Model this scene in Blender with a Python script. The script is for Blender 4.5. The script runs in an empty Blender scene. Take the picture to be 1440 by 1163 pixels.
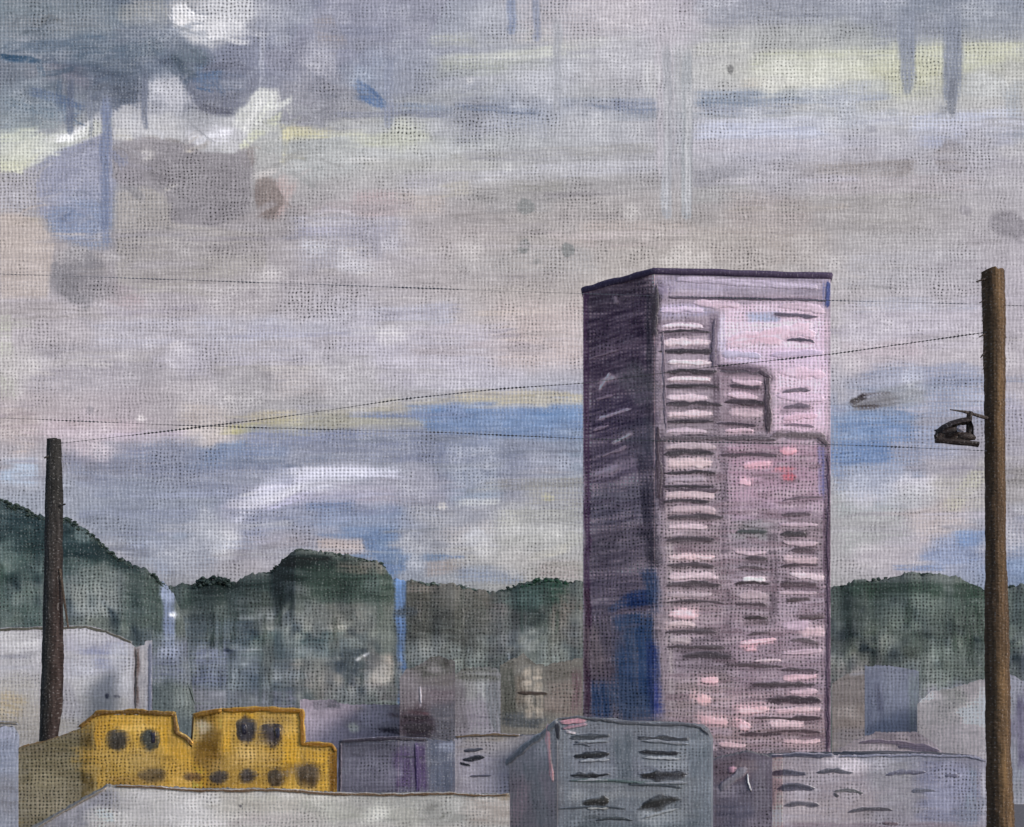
import bpy, math, random
import numpy as np
random.seed(7); rng = np.random.RandomState(7)
F = 1738.0; HY = 1010.0; CX = 720.0; EYE = 14.0          # focal length (units of facade texture), horizon, eye height in m
EXPO = 0.45
SC = bpy.context.scene
COL = SC.collection

# ------------------------------------------------------------------ noise and paint canvas (numpy)
TAB = rng.rand(256, 256)
def vnoise(x, y, seed=0):
    x = np.asarray(x, float) + seed * 17.31; y = np.asarray(y, float) + seed * 41.77
    xi = np.floor(x).astype(int); yi = np.floor(y).astype(int)
    fx = x - xi; fy = y - yi
    fx = fx * fx * (3 - 2 * fx); fy = fy * fy * (3 - 2 * fy)
    a = TAB[yi & 255, xi & 255]; b = TAB[yi & 255, (xi + 1) & 255]
    c = TAB[(yi + 1) & 255, xi & 255]; d = TAB[(yi + 1) & 255, (xi + 1) & 255]
    return (a * (1 - fx) + b * fx) * (1 - fy) + (c * (1 - fx) + d * fx) * fy
def fbm(x, y, seed=0, o=3):
    s = 0; a = 1; t = 0
    for k in range(o):
        s = s + a * vnoise(x * 2 ** k, y * 2 ** k, seed + k * 3); t += a; a *= .5
    return s / t
def sstep(a, b, x):
    t = np.clip((x - a) / (b - a), 0, 1); return t * t * (3 - 2 * t)
def lin(c):
    c = np.clip(np.asarray(c, float) / 255., 0, 1)
    return np.where(c <= .04045, c / 12.92, ((c + .055) / 1.055) ** 2.4)

class Canvas:
    """pigment laid on a surface: rgb plus a fourth channel, how much of the weave shows (0.5 = plain)"""
    n = 0
    def __init__(s, xs, ys, base=(150, 150, 150), warp=1.0):
        s.xs = np.asarray(xs, float); s.ys = np.asarray(ys, float)
        s.c = np.zeros((len(ys), len(xs), 4)); s.c[..., :3] = base; s.c[..., 3] = .56; s.warp = warp
    def XY(s, sl):
        X, Y = np.meshgrid(s.xs[sl[1]], s.ys[sl[0]])
        lat = (.5 + .5 * np.cos(2 * math.pi * X / 5.5)) * (.5 + .5 * np.cos(2 * math.pi * Y / 4.9))
        w = s.warp
        if w:
            dx = (fbm(X / 46, Y / 34, 71) - .5) * 5 * w + (vnoise(X / 7, Y / 7, 72) - .5) * 1.2 * w
            dy = (fbm(X / 60, Y / 30, 81) - .5) * 4 * w + (vnoise(X / 8, Y / 6, 82) - .5) * 1.0 * w
            X = X + dx; Y = Y + dy
        return X, Y, lat
    @staticmethod
    def box(x0, y0, x1, y1, base=(150, 150, 150), st=1.3, warp=1.0):
        return Canvas(np.arange(x0, x1 + st, st), np.arange(y0, y1 + st, st), base, warp)
    def _sl(s, x0, y0, x1, y1):
        i0, i1 = np.searchsorted(s.xs, [x0, x1]); j0, j1 = np.searchsorted(s.ys, [y0, y1])
        if i1 <= i0 or j1 <= j0: return None
        return slice(j0, j1), slice(i0, i1)
    def grid(s, tbl):
        gx, gy, g = tbl; g = np.array(g, float)
        out = np.zeros(s.c.shape[:2] + (3,))
        for k in range(3):
            t = np.array([np.interp(s.xs, gx, g[j, :, k]) for j in range(len(gy))])
            for i in range(len(s.xs)): out[:, i, k] = np.interp(s.ys, gy, t[:, i])
        s.c[..., :3] = out
    def _mix(s, sl, m, col, wv, var):
        m3 = m[..., None]; c = np.asarray(col, float) + var[..., None]
        s.c[sl][..., :3] = s.c[sl][..., :3] * (1 - m3) + c * m3
        if wv is not None: s.c[sl][..., 3] = s.c[sl][..., 3] * (1 - m) + wv * m
    def S(s, x0, y0, x1, y1, w, col, a=.8, dry=.5, wv=None, bend=0, soft=.35, var=14):
        """one brush stroke with bristle streaks"""
        Canvas.n += 1; sd = Canvas.n
        L = math.hypot(x1 - x0, y1 - y0) + 1e-6; pad = w + abs(bend) + 4
        sl = s._sl(min(x0, x1) - pad, min(y0, y1) - pad, max(x0, x1) + pad, max(y0, y1) + pad)
        if sl is None: return
        X, Y, lat = s.XY(sl)
        ux, uy = (x1 - x0) / L, (y1 - y0) / L
        t = (X - x0) * ux + (Y - y0) * uy; d = -(X - x0) * uy + (Y - y0) * ux
        q = t / L; d = d - bend * 4 * q * (1 - q)
        hw = w / 2 * (.86 + .3 * vnoise(t / 23, d * 0 + sd, sd))
        e = 1 - sstep(hw * (1 - soft), hw * (1 + soft * .9), np.abs(d))
        br = vnoise(t / 55, d / 1.9, sd) * .6 + vnoise(t / 14, d / 3.1, sd + 5) * .4
        endw = min(L * .3, 26) * (.25 + br)
        e = e * sstep(-w * .25, endw, t + 2) * sstep(-w * .25, endw, L - t + 2)
        m = e * np.clip(1 - dry * 1.7 * np.clip(br - .38, 0, 1) * 1.6, 0, 1) * a
        m = m + (.26 - lat) * 3.2 * m * (1 - m)
        s._mix(sl, np.clip(m, 0, 1), col, wv, (br - .5) * 2 * var)
    def D(s, cx, cy, rx, ry, col, a=.8, soft=.4, wv=None, rot=0, rag=.45, var=9):
        """one dab"""
        Canvas.n += 1; sd = Canvas.n
        R = max(rx, ry) * 1.7 + 3
        sl = s._sl(cx - R, cy - R, cx + R, cy + R)
        if sl is None: return
        X, Y, lat = s.XY(sl)
        r = math.radians(rot); dx = X - cx; dy = Y - cy
        u = (dx * math.cos(r) + dy * math.sin(r)) / rx; v = (-dx * math.sin(r) + dy * math.cos(r)) / ry
        q = np.sqrt(u * u + v * v) + rag * (fbm(X / (rx * .5 + 4), Y / (ry * .5 + 4), sd) - .5) * 1.6
        m = (1 - sstep(1 - soft, 1 + soft * .5, q)) * a
        m = np.clip(m + (.26 - lat) * 3.2 * m * (1 - m), 0, 1)
        s._mix(sl, m, col, wv, (vnoise(X / 12, Y / 3, sd) - .5) * 2 * var)
    def poly(s, pts, col, a=.8, soft=5, wv=None, var=7, str_=(60, 2.4)):
        Canvas.n += 1; sd = Canvas.n
        p = np.array(pts, float); sl = s._sl(p[:, 0].min() - soft - 8, p[:, 1].min() - soft - 8, p[:, 0].max() + soft + 8, p[:, 1].max() + soft + 8)
        if sl is None: return
        X, Y, lat = s.XY(sl); X = X + (vnoise(X / 5, Y / 5, sd) - .5) * 3; ins = np.zeros(X.shape, bool); dist = np.full(X.shape, 1e9)
        for (ax, ay), (bx, by) in zip(p, np.roll(p, -1, 0)):
            c = ((ay > Y) != (by > Y)); xi = (bx - ax) * (Y - ay) / (by - ay + 1e-9) + ax; ins ^= c & (X < xi)
            ux, uy = bx - ax, by - ay; t = np.clip(((X - ax) * ux + (Y - ay) * uy) / (ux * ux + uy * uy + 1e-9), 0, 1)
            dist = np.minimum(dist, np.hypot(X - ax - t * ux, Y - ay - t * uy))
        sg = np.where(ins, dist, -dist); m = sstep(-soft * .5, soft * .8, sg) * a
        m = m * (1 - .35 * vnoise(X / str_[0], Y / str_[1], sd)); m = np.clip(m + (.26 - lat) * 3.2 * m * (1 - m), 0, 1)
        s._mix(sl, m, col, wv, (vnoise(X / str_[0], Y / str_[1], sd + 4) - .5) * 2 * var + (fbm(X / 30, Y / 30, sd + 2) - .5) * 2 * var)
    def arcs(s, cx, cy, r0, r1, n, a0, a1, sq, col, w=3, a=.5):
        for k in range(n):
            r = r0 + (r1 - r0) * k / max(1, n - 1); th = np.radians(np.linspace(a0, a1, 9) + random.uniform(-6, 6)); px = cx + r * np.cos(th); py = cy + r * sq * np.sin(th)
            v = random.uniform(-14, 14)
            for i in range(8): s.S(px[i], py[i], px[i + 1], py[i + 1], w * random.uniform(.6, 1.3), tuple(np.array(col) + v), a, .4)
    def contrast(s, k, add=0, ref=None):
        m = s.c[..., :3].mean((0, 1)) if ref is None else np.array(ref, float)
        s.c[..., :3] = np.clip(m + (s.c[..., :3] - m) * k + add, 12, 246)
    def mute(s, k):
        g = s.c[..., :3].mean(-1, keepdims=True); s.c[..., :3] = s.c[..., :3] * (1 - k) + g * k
    def drip(s, x, y0, y1, w, col, a=.7, wv=None, bulb=1.5):
        s.S(x, y0, x + random.uniform(-3, 3), y1, w, col, a, .12, wv, random.uniform(-2, 2), .3, 4)
        s.D(x, y1, w * .5 * bulb, w * .8, col, a * .8, .4, wv, 0, .1, 4)
    def fuzz(s, amt=3.0, streak=3.5, sx=70, sy=2.4):
        X, Y = np.meshgrid(s.xs, s.ys)
        n = (fbm(X / sx, Y / sy, 91) - .5) * 2 * streak + (fbm(X / 40, Y / 40, 12) - .5) * 2 * amt * 1.6
        n2 = (vnoise(X / 2.4, Y / 2.4, 31) - .5) * 2 * amt + (vnoise(X / 1.6, Y / 26, 33) - .5) * 2 * amt * 1.3 + (vnoise(X / 34, Y / 1.5, 35) - .5) * 2 * amt * 1.3
        s.c[..., :3] += (n + n2)[..., None]
        s.c[..., 3] = np.clip(s.c[..., 3] - .03 + (fbm(X / 30, Y / 26, 55) - .5) * .62, .12, .92)
    def get(s, px, py):
        px = np.asarray(px, float); py = np.asarray(py, float)
        fi = np.interp(px, s.xs, np.arange(len(s.xs))); fj = np.interp(py, s.ys, np.arange(len(s.ys)))
        i = np.minimum(fi.astype(int), len(s.xs) - 2); j = np.minimum(fj.astype(int), len(s.ys) - 2)
        a = (fi - i)[..., None]; b = (fj - j)[..., None]
        return (s.c[j, i] * (1 - a) + s.c[j, i + 1] * a) * (1 - b) + (s.c[j + 1, i] * (1 - a) + s.c[j + 1, i + 1] * a) * b

# ------------------------------------------------------------------ materials
def N(nt, t, loc=None, **kw):
    n = nt.nodes.new(t)
    for k, v in kw.items(): setattr(n, k, v)
    return n
def weave_group():
    g = bpy.data.node_groups.new('woven_paint', 'ShaderNodeTree')
    I = g.interface
    I.new_socket('Color', in_out='INPUT', socket_type='NodeSocketColor')
    I.new_socket('Weave', in_out='INPUT', socket_type='NodeSocketFloat')
    I.new_socket('Color', in_out='OUTPUT', socket_type='NodeSocketColor')
    I.new_socket('Height', in_out='OUTPUT', socket_type='NodeSocketFloat')
    gi = N(g, 'NodeGroupInput'); go = N(g, 'NodeGroupOutput'); L = g.links.new
    def M(op, a, b=None, c=None, clamp=False):
        n = N(g, 'ShaderNodeMath', operation=op, use_clamp=clamp)
        for k, v in enumerate((a, b, c)):
            if v is None: continue
            if isinstance(v, (int, float)): n.inputs[k].default_value = v
            else: L(v, n.inputs[k])
        return n.outputs[0]
    uv = N(g, 'ShaderNodeUVMap', uv_map='UVMap').outputs[0]
    nz = N(g, 'ShaderNodeTexNoise', noise_dimensions='2D'); nz.inputs['Scale'].default_value = .05; nz.inputs['Detail'].default_value = 3
    L(uv, nz.inputs['Vector'])
    sp = N(g, 'ShaderNodeSeparateXYZ'); L(uv, sp.inputs[0])
    sn = N(g, 'ShaderNodeSeparateColor'); L(nz.outputs['Color'], sn.inputs[0])
    u = M('ADD', sp.outputs[0], M('MULTIPLY_ADD', sn.outputs[0], 7.0, -3.5)); v = M('ADD', sp.outputs[1], M('MULTIPLY_ADD', sn.outputs[1], 7.0, -3.5))
    cu = M('COSINE', M('MULTIPLY', u, 2 * math.pi / 5.5)); cv = M('COSINE', M('MULTIPLY', v, 2 * math.pi / 4.9))
    hu = M('MULTIPLY_ADD', cu, .5, .5); hv = M('MULTIPLY_ADD', cv, .5, .5)
    pit = M('MULTIPLY', M('POWER', hu, 2.0), M('POWER', hv, 2.0))
    nf = N(g, 'ShaderNodeTexNoise', noise_dimensions='2D'); nf.inputs['Scale'].default_value = .16; nf.inputs['Detail'].default_value = 4; nf.inputs['Roughness'].default_value = .75
    L(uv, nf.inputs['Vector'])
    amp = M('MULTIPLY_ADD', nf.outputs[0], 4.4, -1.2)
    s = M('MULTIPLY_ADD', gi.outputs['Weave'], 2.0, -1.0)
    dark = M('MAXIMUM', s, 0.0); light = M('MAXIMUM', M('MULTIPLY', s, -1.0), 0.0)
    both = M('ADD', dark, M('MULTIPLY', light, .55))
    fd = M('SUBTRACT', 1.0, M('MULTIPLY', M('MULTIPLY', pit, both), M('MULTIPLY', amp, 1.5)), clamp=True)
    fd = M('MAXIMUM', fd, .12)
    # raised threads: a little caught light put into the colour all over
    thr = M('MULTIPLY_ADD', M('MULTIPLY', cu, amp), -.11, 1.05)
    def fib(sx, sy, seed):
        m = N(g, 'ShaderNodeMapping'); m.inputs['Scale'].default_value = (sx, sy, 1); m.inputs['Location'].default_value = (seed, seed * 2, 0); L(uv, m.inputs[0])
        q = N(g, 'ShaderNodeTexNoise', noise_dimensions='2D'); q.inputs['Scale'].default_value = 1; q.inputs['Detail'].default_value = 1; L(m.outputs[0], q.inputs['Vector']); return q.outputs[0]
    fibre = M('MULTIPLY_ADD', M('ADD', fib(.42, .06, 3), fib(.05, .40, 9)), .30, .70)
    thr2 = M('MULTIPLY_ADD', M('MULTIPLY', cv, amp), -.035, 0.0)
    k = M('MULTIPLY', M('MULTIPLY', fd, fibre), M('ADD', thr, thr2))
    lt = M('MULTIPLY', M('MULTIPLY', light, M('SUBTRACT', 1.0, pit)), M('MULTIPLY', amp, .95))
    # tiny specular glints painted into the colour
    gl = N(g, 'ShaderNodeTexNoise', noise_dimensions='2D'); gl.inputs['Scale'].default_value = .42; gl.inputs['Detail'].default_value = 0
    L(uv, gl.inputs['Vector'])
    g2 = M('MULTIPLY', M('MULTIPLY_ADD', gl.outputs[0], 8.0, -5.2, clamp=True), .40)
    add = M('ADD', M('MULTIPLY', lt, .5), M('MULTIPLY', g2, M('SUBTRACT', 1.0, hu)))
    mul = N(g, 'ShaderNodeVectorMath', operation='SCALE'); L(gi.outputs['Color'], mul.inputs[0]); L(k, mul.inputs['Scale'])
    mx = N(g, 'ShaderNodeMix', data_type='RGBA'); L(M('MULTIPLY', add, 1.0, clamp=True), mx.inputs['Factor'])
    L(mul.outputs[0], mx.inputs['A']); 
    lc = N(g, 'ShaderNodeVectorMath', operation='MULTIPLY_ADD'); L(gi.outputs['Color'], lc.inputs[0]); lc.inputs[1].default_value = (1.25,) * 3; lc.inputs[2].default_value = (.27, .265, .26)
    L(lc.outputs[0], mx.inputs['B'])
    L(mx.outputs['Result'], go.inputs['Color'])
    L(M('ADD', M('MULTIPLY', pit, -1.0), M('MULTIPLY', cu, -.3)), go.inputs['Height'])
    return g
WG = weave_group()
def paint_mat(name, rough=.6, emit=False, spec=.25):
    m = bpy.data.materials.new(name); m.use_nodes = True; nt = m.node_tree; nt.nodes.clear(); L = nt.links.new
    at = N(nt, 'ShaderNodeAttribute', attribute_name='Col'); gr = N(nt, 'ShaderNodeGroup', node_tree=WG)
    L(at.outputs['Color'], gr.inputs['Color']); L(at.outputs['Alpha'], gr.inputs['Weave'])
    out = N(nt, 'ShaderNodeOutputMaterial')
    if emit:
        e = N(nt, 'ShaderNodeEmission'); L(gr.outputs['Color'], e.inputs['Color']); e.inputs['Strength'].default_value = 2 ** -EXPO
        L(e.outputs[0], out.inputs[0]); return m
    b = N(nt, 'ShaderNodeBsdfPrincipled'); L(gr.outputs['Color'], b.inputs['Base Color'])
    b.inputs['Roughness'].default_value = rough; b.inputs['Specular IOR Level'].default_value = spec
    L(b.outputs[0], out.inputs[0]); return m
MT = {k: paint_mat(k, r, e, sp) for k, r, e, sp in (
    ('painted_sky', 1, True, 0), ('painted_wall', .65, False, .2), ('thick_paint', .45, False, .3), ('painted_roof', .7, False, .2),
    ('window_glass', .3, False, .35), ('old_timber', .75, False, .2), ('painted_hill', .85, False, .1), ('wire_metal', .6, False, .2), ('foliage', .8, False, .1))}

# radiance of a unit-white wall in this light (front faces / faces turned from the sun / upward)
KA = np.array((.215, .265, .32)) * 2 ** EXPO; KSUN = np.array((.73, .65, .53)) * 2 ** EXPO
SUN = np.array([.80, -.50, .50]); SUN /= np.linalg.norm(SUN)
KF = KA + KSUN * .467; KS = KA; KT = np.array((1.1, 1.1, 1.1))

# ------------------------------------------------------------------ objects
def tag(o, label=None, cat=None, group=None, kind=None):
    for k, v in (('label', label), ('category', cat), ('group', group), ('kind', kind)):
        if v: o[k] = v
    return o
def empty(name, label, cat, loc, group=None):
    o = bpy.data.objects.new(name, None); COL.objects.link(o); o.location = loc; o.empty_display_size = 1
    return tag(o, label, cat, group)
class MB:
    def __init__(s): s.v = []; s.f = []; s.c = []; s.uv = []; s.n = 0
    def add(s, v, f, c, uv):
        s.v.append(np.asarray(v, float).reshape(-1, 3)); s.c.append(np.asarray(c, float).reshape(-1, 4)); s.uv.append(np.asarray(uv, float).reshape(-1, 2))
        s.f += [tuple(i + s.n for i in q) for q in f] if not isinstance(f, np.ndarray) else (f + s.n).tolist()
        s.n += len(s.v[-1])
    def grid(s, P, c, uv, closeu=False):
        h, w = P.shape[:2]; idx = np.arange(h * w).reshape(h, w)
        if closeu: idx = np.concatenate([idx, idx[:, :1]], 1)
        q = np.stack([idx[:-1, :-1], idx[1:, :-1], idx[1:, 1:], idx[:-1, 1:]], -1).reshape(-1, 4)
        s.add(P.reshape(-1, 3), q, c.reshape(-1, 4), uv.reshape(-1, 2))
    def build(s, name, mat, parent=None, smooth=False):
        me = bpy.data.meshes.new(name)
        v = np.concatenate(s.v); c = np.concatenate(s.c); uv = np.concatenate(s.uv)
        off = np.zeros(3)
        if parent is not None: off = np.array(parent.location)
        me.from_pydata(list(map(tuple, v - off)) if len(v) < 1000 else (v - off).tolist(), [], s.f)
        a = me.color_attributes.new('Col', 'FLOAT_COLOR', 'POINT'); a.data.foreach_set('color', c.astype(np.float32).ravel())
        u = me.uv_layers.new(name='UVMap')
        li = np.zeros(len(me.loops), np.int32); me.loops.foreach_get('vertex_index', li)
        u.data.foreach_set('uv', uv[li].astype(np.float32).ravel())
        if smooth: me.polygons.foreach_set('use_smooth', [True] * len(me.polygons))
        me.materials.append(MT[mat]); me.update()
        o = bpy.data.objects.new(name, me); COL.objects.link(o)
        if parent is not None: o.parent = parent
        return o
def wpt(px, py, Y): return np.stack([(px - CX) / F * Y, Y + 0 * px, EYE + (HY - py) / F * Y], -1)
def alb(c4, K):
    """pigment (as it looks in this light) to albedo, alpha kept"""
    o = np.array(c4, float); o[..., :3] = np.clip(lin(o[..., :3]) / K, .004, .88); return o
def c4(col, wv=.56): return np.array(list(col) + [wv], float)

class Wall:
    """vertical wall standing on a plan polyline of (column, distance) corners, turned to face the town"""
    def __init__(s, pts):
        s.px = np.array([p[0] for p in pts], float); s.Y = np.array([p[1] for p in pts], float)
        s.X = (s.px - CX) / F * s.Y
    @staticmethod
    def facing(px0, px1, Yc):
        xm = ((px0 + px1) / 2 - CX) / F; n = math.hypot(1, xm)
        o = []
        for px in (px0, px1):
            r = (px - CX) / F; o.append((px, Yc * (1 + xm * xm) / (1 + r * xm)))
        return Wall(o)
    def K(s, px):
        n = s.depth(px)[1]; d = np.clip(n[:, 0] * SUN[0] + n[:, 1] * SUN[1], 0, 1)
        return KA[None] + KSUN[None] * d[:, None]
    def seg(s, px): return int(np.clip(np.searchsorted(s.px, px) - 1, 0, len(s.px) - 2))
    def depth(s, px):
        px = np.atleast_1d(np.asarray(px, float)); out = np.zeros_like(px); nrm = np.zeros((len(px), 2))
        for k, p in enumerate(px):
            i = s.seg(p); r = (p - CX) / F
            dx, dy = s.X[i + 1] - s.X[i], s.Y[i + 1] - s.Y[i]
            # X = r*Y on the line
            t = (r * s.Y[i] - s.X[i]) / (dx - r * dy); out[k] = s.Y[i] + t * dy
            n = np.array([dy, -dx]) / math.hypot(dx, dy); nrm[k] = n
        return out, nrm
    def P(s, px, py, off=0.):
        shp = np.shape(px); px = np.ravel(px); py = np.ravel(py); off = np.broadcast_to(off, shp).ravel()
        Y, n = s.depth(px); p = wpt(px, py, Y)
        p[:, 0] += n[:, 0] * off; p[:, 1] += n[:, 1] * off
        return p.reshape(shp + (3,))
def wall_mesh(w, top, cv, T, K, roofc, st=1.4, kside=None, ks=None, back=None, pybot=1182):
    """front grid down to the ground, roof running back T metres, sides and back"""
    px = np.unique(np.concatenate([np.arange(w.px[0], w.px[-1], st), w.px]))
    Y, n = w.depth(px)
    ty = np.array([top(p) if callable(top) else top for p in px]) + (vnoise(px / 9, px * 0, 3) - .5) * 1.6 + (vnoise(px / 2.7, px * 0, 13) - .5) * 2.2
    gp = HY + EYE * F / Y                                   # ground line
    bot = np.minimum(pybot, gp - .5)
    rows = max(4, int((bot.max() - ty.min()) / st))
    r = np.linspace(0, 1, rows)[:, None]
    PY = ty[None] * (1 - r) + bot[None] * r
    PY = np.concatenate([PY, gp[None]]); PX = np.broadcast_to(px, PY.shape)
    P = wpt(PX, PY, np.broadcast_to(Y, PY.shape))
    C = alb(cv.get(PX, PY), w.K(px)[None]); w.cv = cv
    mb = MB(); mb.grid(P, C, np.stack([PX, PY], -1))
    # plan: back corners
    d = np.array([w.X[-1] - w.X[0], w.Y[-1] - w.Y[0]]); d /= np.hypot(*d); bn = np.array([-d[1], d[0]])
    if T < 8: back = [(P[0, 0, 0] * (1 + T / Y[0]) + .05 * T, P[0, 0, 1] + T), (P[0, -1, 0] * (1 + T / Y[-1]) - .05 * T, P[0, -1, 1] + T)]
    if back is None: B = np.stack([P[0, :, 0] + bn[0] * T, P[0, :, 1] + bn[1] * T], -1)
    else:
        t = (px - px[0]) / (px[-1] - px[0]); B = (np.array(back[0])[None] * (1 - t[:, None]) + np.array(back[1])[None] * t[:, None])
    top0 = P[0]; top1 = np.concatenate([B, top0[:, 2:3]], 1)
    rc = np.broadcast_to(alb(c4(roofc), KT), (2, len(px), 4))
    mb.grid(np.stack([top1, top0]), rc, np.stack([np.stack([px, ty - 20], -1), np.stack([px, ty], -1)]))
    b0 = top1.copy(); b0[:, 2] = 0
    edge = C[:, :1]; edge2 = C[:, -1:]
    mb.grid(np.stack([b0, top1]), np.broadcast_to(C[0], (2, len(px), 4)), np.stack([np.stack([px, ty + 99], -1), np.stack([px, ty], -1)]))
    for col, e, k in ((0, edge, 1), (-1, edge2, -1)):
        f = P[:, col]; bb = f.copy(); bb[:, :2] = B[col]; m = 8
        G = np.stack([f * (1 - q) + bb * q for q in np.linspace(0, 1, m)], 1)
        pxs = px[col] - k * np.linspace(0, T * F / Y[col], m)[None] + 0 * PY[:, :1]
        mb.grid(G if k < 0 else G[:, ::-1], np.broadcast_to(e, (len(f), m, 4)), np.stack([pxs, np.broadcast_to(PY[:, col:col + 1] if col == 0 else PY[:, -1:], pxs.shape)], -1))
    return mb
def ribbon(mb, w, x0, y0, x1, y1, h, col, bend=0, thick=.12, K=KF, wv=.5, nu=None, rag=.25, taper=.35, var=16, base=-.04):
    """a raised stroke-shaped strip fixed on a wall (window strip, ledge, panel)"""
    path(mb, w, [(x0, y0), (x1, y1)], h, col, bend, thick, wv, rag, taper, var, base)
def path(mb, w, pts, h, col, bend=0, thick=.1, wv=.5, rag=.25, taper=.35, var=16, base=-.03):
    pts = np.array(pts, float); sg = np.hypot(*np.diff(pts, axis=0).T); cs = np.concatenate([[0], np.cumsum(sg)]); L = cs[-1]
    nu = max(8, int(L / 1.7)); nv = 9
    t = np.linspace(0, 1, nu); v = np.linspace(-1, 1, nv); sd = random.randint(0, 200); thick = min(thick, .14)
    hh = h / 2 * 1.18 * (1 - taper * np.abs(2 * t - 1) ** 4) * (1 + rag * (vnoise(t * L / 9, t * 0, sd) - .5) * 2)
    ov = np.clip(h * .12, .8, 2.5) / L; te = t * (1 + 2 * ov) - ov
    cx = np.interp(te * L, cs, pts[:, 0]); cy = np.interp(te * L, cs, pts[:, 1])
    k = max(1, int(3 / 1.7)); 
    tx = np.gradient(cx) + 1e-9; ty = np.gradient(cy)
    if len(pts) > 2:
        for _ in range(4): tx[1:-1] = (tx[:-2] + tx[1:-1] + tx[2:]) / 3; ty[1:-1] = (ty[:-2] + ty[1:-1] + ty[2:]) / 3
    ends = te < 0; d0 = (pts[1] - pts[0]) / sg[0]; cx[ends] = pts[0, 0] + d0[0] * te[ends] * L; cy[ends] = pts[0, 1] + d0[1] * te[ends] * L
    ends = te > 1; d1 = (pts[-1] - pts[-2]) / sg[-1]; cx[ends] = pts[-1, 0] + d1[0] * (te[ends] - 1) * L; cy[ends] = pts[-1, 1] + d1[1] * (te[ends] - 1) * L
    tx[0], ty[0] = d0; tx[-1], ty[-1] = d1; m = np.hypot(tx, ty); tx /= m; ty /= m
    sh = (vnoise(v[:, None] * 3 + 9, 0 * t[None], sd + 3) - .5) * (rag * min(16, L * .3)) * (np.abs(2 * t[None] - 1) ** 6) * np.sign(t[None] - .5)
    d = v[:, None] * hh[None] - bend * 4 * (t * (1 - t))[None] + ((vnoise(t * L / 16, t * 0 + 5, sd) - .5) * 1.8 + (vnoise(t * L / 4, t * 0 + 5, sd) - .5) * 1.1)[None]
    PX = cx[None] + tx * sh - ty * d; PY = cy[None] + ty * sh + tx * d
    PX = np.clip(PX, w.px[0] + .3, w.px[-1] - .3)
    en = np.minimum(1, np.minimum(t, 1 - t) * L / max(3., h * .6))
    off = base + (thick - base) * ((1 - v ** 4)[:, None] * en[None]) ** .6
    P = w.P(PX, PY, off)
    br = vnoise(t[None] * L / 24, v[:, None] * 5 + 7, sd + 1)
    jit = (br - .5) * 2 * var + (vnoise(t[None] * L / 5, v[:, None] * 3, sd + 2) - .5) * var
    C = np.zeros(P.shape[:2] + (4,)); C[..., :3] = np.asarray(col, float) + jit[..., None]; C[..., 3] = wv
    lat = (.5 + .5 * np.cos(2 * math.pi * PX / 5.5)) * (.5 + .5 * np.cos(2 * math.pi * PY / 4.9))
    bl = (1 - np.abs(v[:, None]) ** 2.4) * np.sqrt(en)[None] * 1.9 - (.75 + rag) * vnoise(t[None] * L / 13, v[:, None] * 3.5, sd + 9)
    bl = np.clip(bl + (.26 - lat) * .5, 0, 1)[..., None]
    bg = w.cv.get(PX, PY); C = bg * (1 - bl) + C * bl
    mb.grid(P, alb(C, w.K(PX.ravel()).reshape(PX.shape + (3,))), np.stack([PX, PY], -1))
def strip(name, w, *a, parent, mat='thick_paint', **k):
    mb = MB(); ribbon(mb, w, *a, **k); return mb.build(name, mat, parent, True)
STRIP = strip
def edging(name, w, pts, h, col, parent, K=KF, thick=.25, mat='thick_paint', wv=.5):
    mb = MB(); path(mb, w, pts, h, col, 0, thick, wv, .35, .3, 14)
    return mb.build(name, mat, parent, True)

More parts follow.
